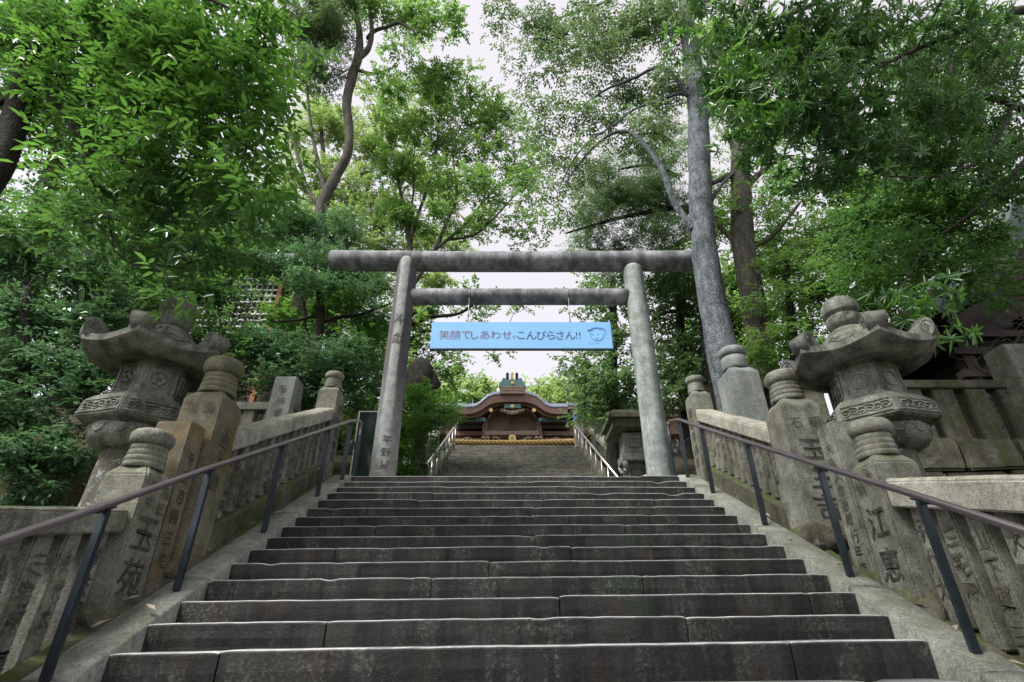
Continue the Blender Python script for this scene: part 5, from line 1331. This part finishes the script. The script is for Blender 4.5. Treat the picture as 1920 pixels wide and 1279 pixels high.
# --- dark layered conifer above the torii beam
tree('conifer_tree', 'tree', 'dark layered conifer with drooping boughs just above the right half of the torii beam',
     [(1345, 780, 11.6, 34), (1330, 640, 11.6, 30), (1318, 500, 11.6, 26), (1306, 380, 11.7, 20), (1300, 250, 11.8, 14), (1296, 150, 11.9, 8)],
     [[(1306, 392, 11.6, 12), (1275, 390, 11.6, 11), (1240, 392, 11.4, 10), (1190, 402, 11.2, 8), (1120, 420, 11.0, 6), (1060, 438, 10.9, 3)], [(1306, 398, 11.6, 10), (1272, 395, 11.6, 9), (1230, 385, 11.4, 8), (1170, 362, 11.2, 6), (1105, 336, 11.0, 3)], [(1270, 330, 11.7, 9), (1220, 310, 11.5, 6), (1160, 318, 11.3, 3)], [(1264, 270, 11.7, 8), (1230, 250, 11.5, 5), (1190, 255, 11.4, 3)]],
     [(1130, 345, 11, 60, 30, 1.3), (1195, 350, 11.2, 60, 40, 1.6), (1100, 410, 10.9, 45, 28, 1.3), (1170, 400, 11.1, 70, 35, 1.7), (1230, 390, 11.4, 50, 45, 1.7), (1130, 450, 11.0, 70, 25, 1.5), (1230, 445, 11.3, 60, 30, 1.6), (1215, 300, 11.4, 50, 35, 1.3), (1240, 240, 11.6, 40, 40, 1.1), (1160, 300, 11.3, 40, 25, 0.8), (1265, 520, 11.6, 40, 40, 1.5), (1180, 520, 11.8, 50, 30, 1.2)],
     'needle', 'leaf_conifer', 'bark_dark', 51, foot=(5.2, 11.6), twig=0.6, twig_r=0.010)

# --- dark trees either side of the right torii post
tree('evergreen_tree', 'tree', 'dense dark green tree between the banner and the right torii post',
     [(1150, 900, 14.2, 26), (1150, 800, 14.2, 24), (1148, 700, 14.2, 20), (1150, 600, 14.2, 14), (1150, 520, 14.2, 8)], [],
     [(1120, 560, 14.2, 40, 30, 1.2), (1165, 580, 14.0, 40, 40, 1.8), (1115, 630, 14.4, 40, 30, 1.4), (1160, 660, 14.0, 45, 40, 2.0), (1100, 690, 14.6, 40, 30, 1.6), (1150, 720, 14.0, 55, 40, 2.2), (1120, 760, 14.2, 35, 30, 2.0), (1180, 770, 14, 40, 40, 2.0), (1085, 700, 14.9, 22, 16, 0.8), (1130, 525, 14.4, 40, 15, 0.8)],
     'mid', 'leaf_conifer', 'bark_dark', 61, foot=(2.95, 14.2), twig=0.5)
tree('evergreen_tree', 'tree', 'shaded evergreen filling the gap between right torii post and pale trunk',
     [(1300, 900, 12.8, 30), (1290, 780, 12.8, 26), (1280, 660, 12.8, 20), (1272, 560, 12.8, 12)], [[(1330, 600, 12.5, 6), (1260, 585, 12.5, 5), (1225, 600, 12.5, 3)]],
     [(1240, 540, 12.8, 40, 30, 1.6), (1290, 550, 12.6, 50, 40, 2.0), (1260, 610, 12.8, 50, 40, 2.2), (1310, 630, 12.4, 40, 45, 2.0), (1270, 690, 12.6, 45, 40, 2.2), (1300, 740, 12.2, 40, 40, 2.0), (1250, 740, 12.8, 30, 40, 1.6), (1290, 490, 13, 50, 30, 1.4), (1230, 490, 13, 40, 25, 1.2)],
     'mid', 'leaf_conifer', 'bark_dark', 71, foot=(4.6, 12.8), twig=0.5)

# --- tall sinuous tree left of the torii
tree('zelkova_tree', 'tree', 'tall tree with a winding grey-brown trunk above the left end of the torii',
     [(575, 520, 13.0, 25.2), (592, 430, 13.0, 22.9), (608, 375, 13.0, 20.7), (630, 330, 13.0, 19.2), (651, 290, 13.0, 17.0), (655, 245, 13.0, 15.5), (650, 195, 13.0, 16.3), (660, 145, 13.0, 17.8), (672, 105, 13.0, 16.3), (674, 60, 13.0, 11.1), (668, 20, 13.0, 9.6), (666, -40, 13.0, 8.9)],
     [[(672, 110, 13.0, 11.1), (690, 92, 13.0, 10.4), (697, 60, 13.0, 8.9), (694, 20, 13.0, 7.4), (686, -40, 13.0, 5.9)], [(690, 72, 13.0, 8.9), (702, 58, 13.0, 7.4), (728, 50, 12.9, 6.7), (752, 44, 12.8, 5.2), (790, 70, 12.7, 3.0)],
      [(612, 370, 13.0, 11.8), (600, 320, 13.1, 7.4), (585, 250, 13.2, 5.9), (575, 160, 13.3, 3.7)], [(600, 385, 13.0, 10.4), (575, 350, 13.1, 7.4), (555, 280, 13.2, 5.2), (535, 210, 13.3, 3.0)], [(665, 130, 13, 7.4), (700, 138, 12.9, 5.2), (735, 128, 12.8, 3.0)]],
     [(710, 20, 13, 60, 35, 1.1), (770, 20, 12.9, 60, 40, 1.2), (820, 40, 12.8, 40, 40, 1.2), (850, 60, 12.8, 18, 22, 0.8), (760, 90, 12.8, 50, 25, 0.6), (730, 140, 12.8, 40, 20, 0.5)],
     'maple', 'leaf_maple', 'bark_grey', 81, foot=(-6.6, 13.0), twig=0.6, twig_r=0.014,
     extra=[('small', 'leaf_sparse', [(560, 40, 12.6, 60, 60, 1.3), (620, 60, 12.8, 60, 60, 1.3), (570, 130, 12.8, 50, 50, 1.0), (630, 140, 13, 30, 40, 0.8), (640, 10, 12.8, 50, 40, 1.2)])])

# --- maples above the beam
tree('maple_tree', 'tree', 'spreading light-green maple with many upright stems above the middle of the torii',
     [(772, 560, 15.0, 13.2), (770, 500, 15.0, 12.0), (768, 460, 15.0, 10.2), (760, 410, 15.0, 8.4), (748, 345, 15.0, 6.0), (736, 285, 15.1, 3.6), (720, 220, 15.2, 1.8)],
     [[(768, 462, 15, 7.2), (785, 400, 15, 6.0), (808, 330, 15, 4.8), (820, 260, 15, 3.6), (826, 170, 15, 1.8)], [(766, 450, 15, 5.4), (772, 390, 15, 4.2), (776, 330, 15, 3.6), (770, 250, 15, 1.8)], [(772, 540, 15, 8.4), (815, 470, 15, 8.4), (838, 415, 15, 6.6), (856, 370, 15, 5.4), (850, 300, 15, 3.0), (845, 230, 15, 1.8)],
      [(820, 465, 15, 6.6), (868, 425, 15, 5.4), (905, 380, 15, 4.2), (950, 330, 15, 2.4), (980, 270, 15, 1.2)], [(838, 450, 15, 5.4), (890, 440, 15, 4.8), (930, 405, 15, 3.6), (980, 350, 15, 2.4), (1005, 330, 15, 1.2)], [(812, 320, 15, 3.0), (820, 250, 14.9, 2.4), (815, 190, 14.9, 1.2)]],
     [(735, 170, 15.2, 50, 35, 1.1), (800, 165, 15, 55, 35, 1.3), (850, 150, 15, 40, 25, 1.3), (890, 185, 15, 45, 28, 1.3), (940, 220, 15, 40, 30, 1.2), (985, 255, 15, 28, 35, 0.9), (750, 240, 15, 60, 35, 1.3), (820, 250, 14.8, 60, 35, 1.3), (890, 280, 14.8, 50, 30, 1.0), (950, 300, 14.9, 40, 30, 0.7), (780, 320, 14.8, 70, 35, 1.3), (860, 345, 14.7, 60, 35, 1.4),
      (920, 370, 14.8, 45, 30, 0.9), (975, 390, 14.9, 35, 30, 0.7), (1010, 430, 15, 30, 28, 0.8), (730, 380, 15, 50, 35, 1.1), (800, 410, 14.8, 60, 35, 1.1), (880, 420, 14.8, 50, 30, 0.9), (950, 440, 15, 50, 20, 0.5), (830, 200, 15.2, 60, 30, 0.9), (930, 250, 15, 40, 35, 1.0), (960, 340, 15, 40, 30, 0.8), (1000, 360, 15, 25, 40, 0.6), (870, 230, 15, 40, 25, 1.0), (1000, 300, 15, 25, 35, 0.7)],
     'maple', 'leaf_maple', 'bark_grey', 91, foot=(-3.6, 15.0), twig=0.8, twig_r=0.012, trunk_jit=0.05)
tree('maple_tree', 'tree', 'pale yellow-green sapling cluster behind the winding trunk',
     [(640, 560, 21, 22), (635, 470, 21, 18), (625, 400, 21, 14), (610, 320, 21, 10), (600, 220, 21, 5)],
     [[(632, 450, 21, 9), (680, 380, 21, 7), (700, 300, 21, 5), (705, 220, 21, 3)], [(630, 430, 21, 9), (580, 370, 21, 7), (545, 290, 21, 5), (530, 220, 21, 3)], [(635, 470, 21, 9), (725, 420, 21, 7), (760, 350, 21, 4)]],
     [(545, 250, 21, 45, 50, 0.8), (600, 230, 21, 50, 50, 0.9), (660, 240, 21, 50, 50, 1.0), (710, 290, 21, 45, 60, 1.1), (540, 330, 21, 50, 50, 1.1), (600, 330, 21, 50, 50, 1.0), (660, 350, 21, 50, 50, 1.2), (720, 380, 21, 50, 50, 1.2), (560, 400, 21, 60, 45, 1.4), (640, 430, 21, 60, 40, 1.5), (720, 450, 21, 60, 40, 1.5), (800, 450, 21, 50, 40, 1.2), (700, 200, 21, 40, 40, 0.8), (700, 530, 20, 60, 50, 1.5), (640, 510, 20, 60, 50, 1.5), (870, 455, 21, 50, 25, 0.8), (800, 540, 20, 60, 40, 1.0), (760, 330, 22, 50, 60, 1.0), (830, 370, 22, 50, 50, 1.0), (900, 420, 22, 50, 30, 0.8), (580, 180, 21, 40, 40, 0.7), (760, 220, 22, 50, 50, 0.8)],
     'maple', 'leaf_yellow', 'bark_grey', 101, foot=(-8.2, 21), twig=0.6, twig_r=0.016)

# --- bushes behind the left railing
tree('camellia_bush', 'bush', 'layered glossy blue-green bush with forked dark stems left of the torii',
     [(588, 720, 9.6, 26), (592, 660, 9.6, 22), (598, 620, 9.6, 19), (602, 580, 9.6, 14), (596, 540, 9.6, 9), (590, 490, 9.6, 5)],
     [[(600, 605, 9.6, 10), (630, 596, 9.5, 8), (680, 588, 9.4, 6), (735, 568, 9.3, 3)], [(590, 660, 9.6, 9), (572, 620, 9.6, 8), (572, 580, 9.6, 6), (560, 540, 9.6, 3)], [(596, 590, 9.6, 7), (560, 600, 9.5, 5), (510, 602, 9.5, 3)]],
     [(470, 430, 10.2, 60, 32, 1.6), (550, 430, 10.2, 70, 35, 1.8), (630, 430, 10.2, 60, 35, 1.6), (600, 490, 9.8, 80, 35, 1.9), (510, 500, 9.8, 60, 35, 1.5), (680, 520, 9.8, 40, 40, 1.6), (640, 545, 9.5, 60, 25, 1.6), (560, 545, 9.5, 70, 22, 1.5), (690, 590, 9.4, 40, 35, 1.6), (640, 640, 9.3, 60, 35, 1.6), (550, 665, 9.2, 80, 35, 2.0), (470, 655, 9.2, 50, 40, 1.6), (620, 695, 9.2, 70, 35, 2.0), (520, 715, 9.0, 60, 35, 2.0), (680, 690, 9.4, 30, 50, 1.6), (590, 735, 9.1, 50, 30, 1.8), (670, 750, 9.4, 25, 40, 1.4), (450, 580, 9.6, 40, 30, 1.0)],
     'glossy', 'leaf_blue', 'bark_dark', 111, foot=(-3.9, 9.6), twig=0.5, twig_r=0.009,
     extra=[('glossy', 'leaf_bright', [(520, 600, 9.9, 60, 40, 0.8), (680, 640, 9.9, 40, 60, 0.8), (450, 480, 10, 50, 40, 0.8), (640, 590, 10, 60, 50, 0.7)])])
for i, (lb, tk, bl, st, lf, ft) in enumerate([
    ('dark evergreen shrub crowding behind the roof of the left lantern', [(330, 640, 9.0, 26), (330, 560, 9.0, 22), (325, 480, 9.0, 14), (320, 430, 9.0, 8)],
     [(300, 450, 9.0, 80, 45, 2.0), (390, 470, 9.2, 60, 40, 1.8), (230, 480, 8.8, 70, 45, 2.2), (320, 520, 8.8, 80, 40, 2.2), (400, 560, 9.0, 45, 40, 1.4), (240, 560, 8.6, 70, 45, 2.2), (420, 640, 9.0, 45, 40, 1.8), (420, 700, 8.9, 45, 40, 1.8), (330, 640, 8.9, 60, 40, 2.0), (390, 740, 8.8, 40, 40, 1.6)], 'broad', 'leaf_deep', (-6.6, 9.0)),
    ('near black-green shrub at the left edge beside the lantern tray', [(40, 900, 7.2, 30), (40, 780, 7.2, 26), (45, 650, 7.2, 20), (50, 540, 7.2, 12)],
     [(50, 500, 7.6, 90, 50, 2.2), (150, 510, 7.9, 70, 45, 2.2), (40, 590, 7.4, 80, 50, 2.4), (140, 600, 7.6, 70, 50, 2.4), (40, 680, 7.2, 80, 50, 2.4), (130, 690, 7.4, 60, 50, 2.4), (40, 770, 7.1, 80, 50, 2.4), (130, 780, 7.2, 50, 45, 2.2), (40, 850, 6.9, 80, 45, 2.4), (120, 860, 7.0, 45, 40, 2.0), (30, 920, 6.8, 60, 35, 2.2), (180, 560, 8.0, 60, 50, 1.8), (210, 650, 8, 50, 50, 1.8)], 'broad', 'leaf_blue', (-6.6, 7.2)),
    ('tall dim evergreen rising behind the shrubs at the far left edge', [(40, 560, 11.5, 44), (60, 460, 11.5, 38), (80, 380, 11.5, 30), (100, 300, 11.5, 20), (115, 200, 11.6, 12)],
     [(60, 430, 11, 90, 50, 1.4), (170, 420, 11, 90, 50, 1.6), (280, 400, 11.2, 90, 50, 1.5), (380, 400, 11.4, 70, 45, 1.4), (200, 350, 11.2, 90, 45, 1.0), (320, 330, 11.2, 80, 45, 1.1), (430, 350, 11.6, 60, 50, 1.0), (90, 250, 11.4, 70, 60, 0.7), (440, 430, 11.4, 70, 40, 1.5), (20, 480, 11, 60, 40, 1.4), (480, 380, 11.8, 50, 50, 1.0)], 'mid', 'leaf_deep', (-11.6, 11.5))]):
    tree('evergreen_shrub' if i < 2 else 'evergreen_tree', 'bush' if i < 2 else 'tree', lb, tk, [], bl, st, lf, 'bark_dark', 121+i*10, foot=ft, twig=0.5)

# --- bright bush inside the gate, with the old stump
tree('maple_bush', 'bush', 'bright green maple bush just inside the left torii post, beside the upper steps',
     [(775, 905, 11.6, 16), (780, 860, 11.6, 14), (790, 800, 11.6, 10), (800, 750, 11.6, 6)], [[(785, 830, 11.6, 6), (820, 780, 11.7, 4), (850, 770, 11.8, 2)]],
     [(790, 745, 11.8, 40, 25, 1.8), (815, 765, 11.7, 34, 25, 1.8), (836, 785, 11.7, 16, 18, 1.2), (785, 790, 11.5, 40, 28, 2.0), (760, 835, 11.4, 40, 30, 2.0), (790, 830, 11.5, 28, 25, 1.4), (770, 870, 11.3, 35, 25, 2.0), (745, 800, 11.6, 30, 40, 1.6), (750, 880, 11.2, 25, 20, 1.4)],
     'glossy', 'leaf_bright', 'bark_grey', 151, foot=(-2.95, 11.6), twig=0.6, twig_r=0.008)
tree('maple_tree', 'tree', 'lacy maple boughs hanging below the banner behind the old stump',
     [(752, 800, 14.8, 22), (752, 700, 14.8, 20), (750, 630, 14.8, 16), (755, 580, 14.8, 12), (760, 540, 14.8, 8)],
     [[(750, 620, 14.8, 9), (800, 596, 14.7, 8), (860, 588, 14.6, 6), (900, 560, 14.6, 4)], [(752, 650, 14.8, 8), (800, 620, 14.7, 6), (870, 640, 14.6, 4), (930, 632, 14.6, 2)], [(755, 590, 14.8, 7), (810, 560, 14.7, 5), (880, 545, 14.6, 3)]],
     [(800, 560, 14.8, 50, 25, 1.2), (860, 560, 14.7, 50, 25, 1.0), (930, 575, 14.7, 50, 22, 0.6), (1000, 580, 14.8, 40, 20, 0.4), (800, 620, 14.8, 40, 30, 1.2), (860, 665, 14.7, 45, 18, 0.9), (910, 655, 14.6, 35, 14, 0.7), (940, 640, 14.6, 16, 10, 0.5), (830, 700, 14.7, 45, 28, 1.3), (860, 725, 14.8, 30, 18, 1.2), (780, 680, 15, 40, 40, 1.2), (740, 700, 15, 30, 50, 1.4), (740, 600, 15, 40, 40, 1.4)],
     'maple', 'leaf_maple', 'bark_dark', 161, foot=(-3.7, 14.8), twig=0.7, twig_r=0.010)
def stump():
    c = at(794, 706, 12.6); zg = ground_z(c.x, c.y)-0.2
    t = thing('tree_stump', 'gnarled burr-topped old trunk behind the left torii post above the bright bush', 'tree stump', (c.x, c.y, zg))
    mb = MB(); rows = []
    for i in range(28):
        f = i/27; z = zg+(c.z+0.42-zg)*f
        r = 0.20+0.05*math.sin(f*9)
        if f > 0.72: r = 0.20+0.27*math.sin(PI*min(1, (f-0.72)/0.28)**0.8)
        row = []
        for j in range(36):
            a = 2*PI*j/36; q = Vector((math.cos(a)*1.5, math.sin(a)*1.5, z*1.6))
            rr = max(0.02, r*(1+0.28*mnoise.noise(q)+0.16*mnoise.noise(q*3.1)))
            row.append((c.x+rr*math.cos(a)*1.1+0.06*math.sin(f*5), c.y+rr*math.sin(a), z))
        rows.append(row)
    mb.grid(rows, 0, True, True); mb.add(rows[-1], [tuple(range(36))]); mb.build('trunk', 'bark_dark', t, rough=0.05)
stump()

# --- bushes and trees on the right-hand bank
for i, (nm, ct, lb, tk, bl, st, lf, ft) in enumerate([
    ('evergreen_shrub', 'bush', 'leafy green shrub between the brown trunk and the right lantern roof', [(1500, 760, 9.6, 22), (1490, 660, 9.6, 18), (1480, 560, 9.6, 12), (1475, 490, 9.6, 7)],
     [(1450, 500, 9.8, 50, 35, 1.3), (1510, 520, 9.6, 50, 40, 1.5), (1450, 570, 9.7, 50, 40, 1.4), (1520, 590, 9.5, 40, 35, 1.3), (1460, 640, 9.6, 45, 35, 1.5), (1440, 690, 9.7, 40, 30, 1.4), (1500, 660, 9.6, 30, 30, 1.0), (1570, 500, 9.4, 50, 35, 1.3)], 'broad', 'leaf_maple', (5.7, 9.6)),
    ('evergreen_tree', 'tree', 'mid-green tree filling the sky between the brown trunk and the dark hall', [(1640, 640, 12.5, 40), (1625, 540, 12.5, 34), (1610, 440, 12.5, 26), (1600, 340, 12.6, 16), (1595, 250, 12.6, 8)],
     [(1500, 330, 12, 60, 50, 0.8), (1560, 400, 12, 70, 50, 1.3), (1640, 380, 12, 80, 50, 1.2), (1730, 360, 12.2, 80, 50, 1.1), (1820, 380, 12.4, 70, 50, 1.0), (1500, 440, 12, 60, 45, 1.2), (1590, 470, 12, 70, 45, 1.5), (1680, 460, 12, 80, 45, 1.5), (1550, 540, 12, 60, 40, 1.5), (1640, 550, 12, 60, 40, 1.5), (1720, 540, 12, 60, 40, 1.2), (1600, 270, 12.2, 70, 50, 0.8), (1700, 260, 12.4, 70, 50, 0.7), (1830, 280, 12.6, 70, 60, 0.7), (1900, 400, 12.6, 50, 50, 0.9)], 'mid', 'leaf_deep', (10.2, 12.5)),
    ('evergreen_tree', 'tree', 'dim backing tree low behind the right corner post and brown trunk', [(1400, 860, 16, 34), (1390, 740, 16, 30), (1380, 620, 16, 24), (1372, 500, 16, 14)],
     [(1340, 520, 16, 60, 45, 1.6), (1400, 540, 16, 60, 45, 1.4), (1340, 600, 16, 60, 45, 2.0), (1420, 620, 16, 60, 45, 1.8), (1360, 690, 15.8, 60, 40, 2.0), (1430, 700, 15.8, 60, 40, 1.8), (1300, 680, 16, 50, 45, 1.6), (1490, 640, 16, 60, 50, 1.4), (1520, 700, 15.8, 60, 40, 1.2), (1320, 440, 16, 50, 45, 1.0), (1420, 470, 16, 50, 40, 0.9)], 'mid', 'leaf_maple', (7.8, 16)),
    ('evergreen_tree', 'tree', 'sunlit small tree beside the upper stairs right of the blue-banded post', [(1130, 860, 21, 14), (1130, 810, 21, 12), (1128, 770, 21, 9), (1126, 740, 21, 6)],
     [(1120, 745, 21, 28, 16, 1.6), (1150, 755, 21, 28, 18, 1.8), (1115, 775, 21, 20, 14, 1.6), (1150, 785, 20.6, 26, 16, 1.8), (1185, 765, 20.6, 24, 20, 1.6), (1120, 800, 20.4, 22, 14, 1.4), (1160, 810, 20, 30, 16, 1.6), (1100, 735, 22, 16, 10, 0.9)], 'mid', 'leaf_bright', (4.1, 21))]):
    tree(nm, ct, lb, tk, [], bl, st, lf, 'bark_dark', 171+i*10, foot=ft, twig=0.5)

# --- backing trees on the left bank and the hill behind the shrine
for i, (lb, tk, bl, st, lf, ft) in enumerate([
    ('dim backing evergreen low behind the glossy bush and the left railing', [(620, 860, 15.5, 34), (620, 740, 15.5, 30), (622, 620, 15.5, 22), (624, 530, 15.5, 12)],
     [(560, 560, 15.5, 70, 45, 1.3), (640, 560, 15.5, 70, 45, 1.4), (700, 610, 15.5, 50, 45, 1.6), (560, 640, 15.5, 80, 45, 1.8), (650, 660, 15.5, 70, 45, 2.0), (560, 720, 15.2, 80, 45, 2.0), (660, 740, 15.2, 70, 45, 2.0), (720, 700, 15.2, 40, 50, 1.8), (730, 790, 15, 40, 50, 1.8), (660, 810, 15, 60, 40, 1.6)], 'mid', 'leaf_maple', (-6.6, 15.5)),
    ('broad backing evergreen behind the lattice house at the left', [(260, 640, 18.5, 50), (270, 520, 18.5, 44), (280, 420, 18.5, 34), (290, 320, 18.6, 20)],
     [(80, 380, 18.5, 90, 45, 0.7), (200, 380, 18.5, 90, 50, 1.0), (320, 400, 18.5, 90, 50, 1.2), (440, 420, 18.5, 90, 50, 1.4), (520, 470, 18.5, 70, 50, 1.6), (100, 480, 18, 100, 55, 1.8), (240, 490, 18, 100, 55, 1.8), (120, 590, 17.5, 110, 55, 2.0), (240, 600, 17.5, 100, 55, 2.0), (30, 560, 17.5, 80, 60, 2.0), (440, 720, 17, 90, 50, 2.0), (320, 720, 17, 90, 50, 2.0)], 'mid', 'leaf_deep', (-17, 18.5))]):
    tree('evergreen_tree', 'tree', lb, tk, [], bl, st, lf, 'bark_dark', 221+i*10, foot=ft, twig=0.4)
for i, (px, py, Y, rx, ry, lb) in enumerate([
    (893, 728, 50, 36, 24, 'sunlit hill tree directly left of the shrine ridge ornament'), (842, 735, 52, 34, 30, 'sunlit hill tree glimpsed through maple boughs left of the shrine gable'),
    (1008, 735, 50, 30, 20, 'sunlit hill tree directly right of the shrine ridge ornament'), (1050, 728, 54, 34, 22, 'taller sunlit hill tree right of the shrine gable'),
    (950, 750, 58, 40, 18, 'sunlit hill tree behind the middle of the shrine roof'), (1100, 735, 56, 34, 26, 'sunlit hill tree behind the dense tree by the banner')]):
    c = at(px, py, Y); d = depth(c); zf = ground_z(c.x, Y); 
    spec_w = 14
    tree('hill_tree', 'tree', lb, [(px, py+int(ry*0.9), Y, 9), (px, py, Y, 7), (px+2, py-int(ry*0.6), Y, 3)], [],
         [(px, py, Y, rx, ry, 1.2), (px-rx*0.5, py+ry*0.35, Y-1, rx*0.6, ry*0.6, 1.6), (px+rx*0.5, py+ry*0.35, Y-1, rx*0.6, ry*0.6, 1.6), (px, py+ry*0.7, Y-2, rx*0.8, ry*0.5, 1.6), (px, py-ry*0.4, Y, rx*0.5, ry*0.5, 1.2)],
         'far', 'leaf_yellow', 'bark_grey', 261+i, foot=(c.x, Y), twig=0.5, twig_r=0.03, group='hill trees behind the shrine')

# --- bare trailing twigs before the dark hall
def bare_twigs():
    rng = random.Random(77)
    t = thing('trailing_vine', 'bare pale trailing twigs tangled in front of the dark hall', 'vine', (7.6, 7.6, 4.4))
    mb = MB()
    for i in range(34):
        x, y = 1925+rng.uniform(-10, 40), rng.uniform(470, 760); Yv = rng.uniform(7.3, 7.9); pts = []; n = 7
        dx = -rng.uniform(12, 30); dy = rng.uniform(-10, 18)
        for k in range(n):
            pts.append(at(x, y, Yv)); x += dx+rng.uniform(-8, 8); y += dy+rng.uniform(-14, 14)
        q, r = smooth_path(pts, [0.013-0.0016*k for k in range(n)], 4); mb.tube(q, r, 5, 0, caps=False)
    mb.build('stems', 'bark_twig', t)
    t = thing('trailing_vine', 'bare pale twigs hanging high among the laurel leaves in the upper right corner', 'vine', (7.6, 5.8, 9.0))
    mb = MB()
    for i in range(26):
        x, y = rng.uniform(1780, 1930), rng.uniform(20, 140); Yv = rng.uniform(5.6, 6.0); pts = []; n = 8; dx = rng.uniform(-20, 8)
        for k in range(n):
            pts.append(at(x, y, Yv)); x += dx+rng.uniform(-16, 16); y += rng.uniform(14, 34)
        q, r = smooth_path(pts, [0.014-0.0014*k for k in range(n)], 4); mb.tube(q, r, 5, 0, caps=False)
    mb.build('stems', 'bark_twig', t)
bare_twigs()
def fallen_leaves():
    rng = random.Random(12)
    spots = [(2.87, 3.55), (2.86, 4.9), (2.85, 5.6), (-2.78, 4.75), (-2.76, 5.9), (2.66, 4.1), (2.87, 6.2), (-2.77, 5.2), (2.74, 3.3), (2.57, 3.75), (2.71, 4.75), (2.62, 5.3), (-2.62, 3.85), (-2.46, 4.05), (-2.63, 4.6), (-2.55, 5.1), (-2.6, 6.1), (2.88, 4.2), (2.85, 3.9), (-2.76, 4.3)]
    for i, (x, y) in enumerate(spots):
        mb = MB(); a = rng.uniform(0, 6.28); z = (line(y)-0.035 if abs(x-0.05) > 2.71 else line(y)+0.02)
        L = 0.055; u = Vector((math.cos(a), math.sin(a), SX*math.sin(a))); w = Vector((-math.sin(a), math.cos(a), SX*math.cos(a)))
        c = Vector((x, y, z+0.012))
        mb.add([c-u*L, c-u*L*0.2+w*0.018+Vector((0, 0, 0.012)), c+u*L+Vector((0, 0, 0.016)), c-u*L*0.2-w*0.018+Vector((0, 0, 0.012))], [(0, 1, 2), (0, 2, 3)])
        tag(mb.build('fallen_leaf', 'paper'), 'small dry fallen leaf lying along the sloping kerb of the lower stairs', 'leaf', 'fallen leaves along the kerbs')
fallen_leaves()
print('leaves', LEAFCOUNT)
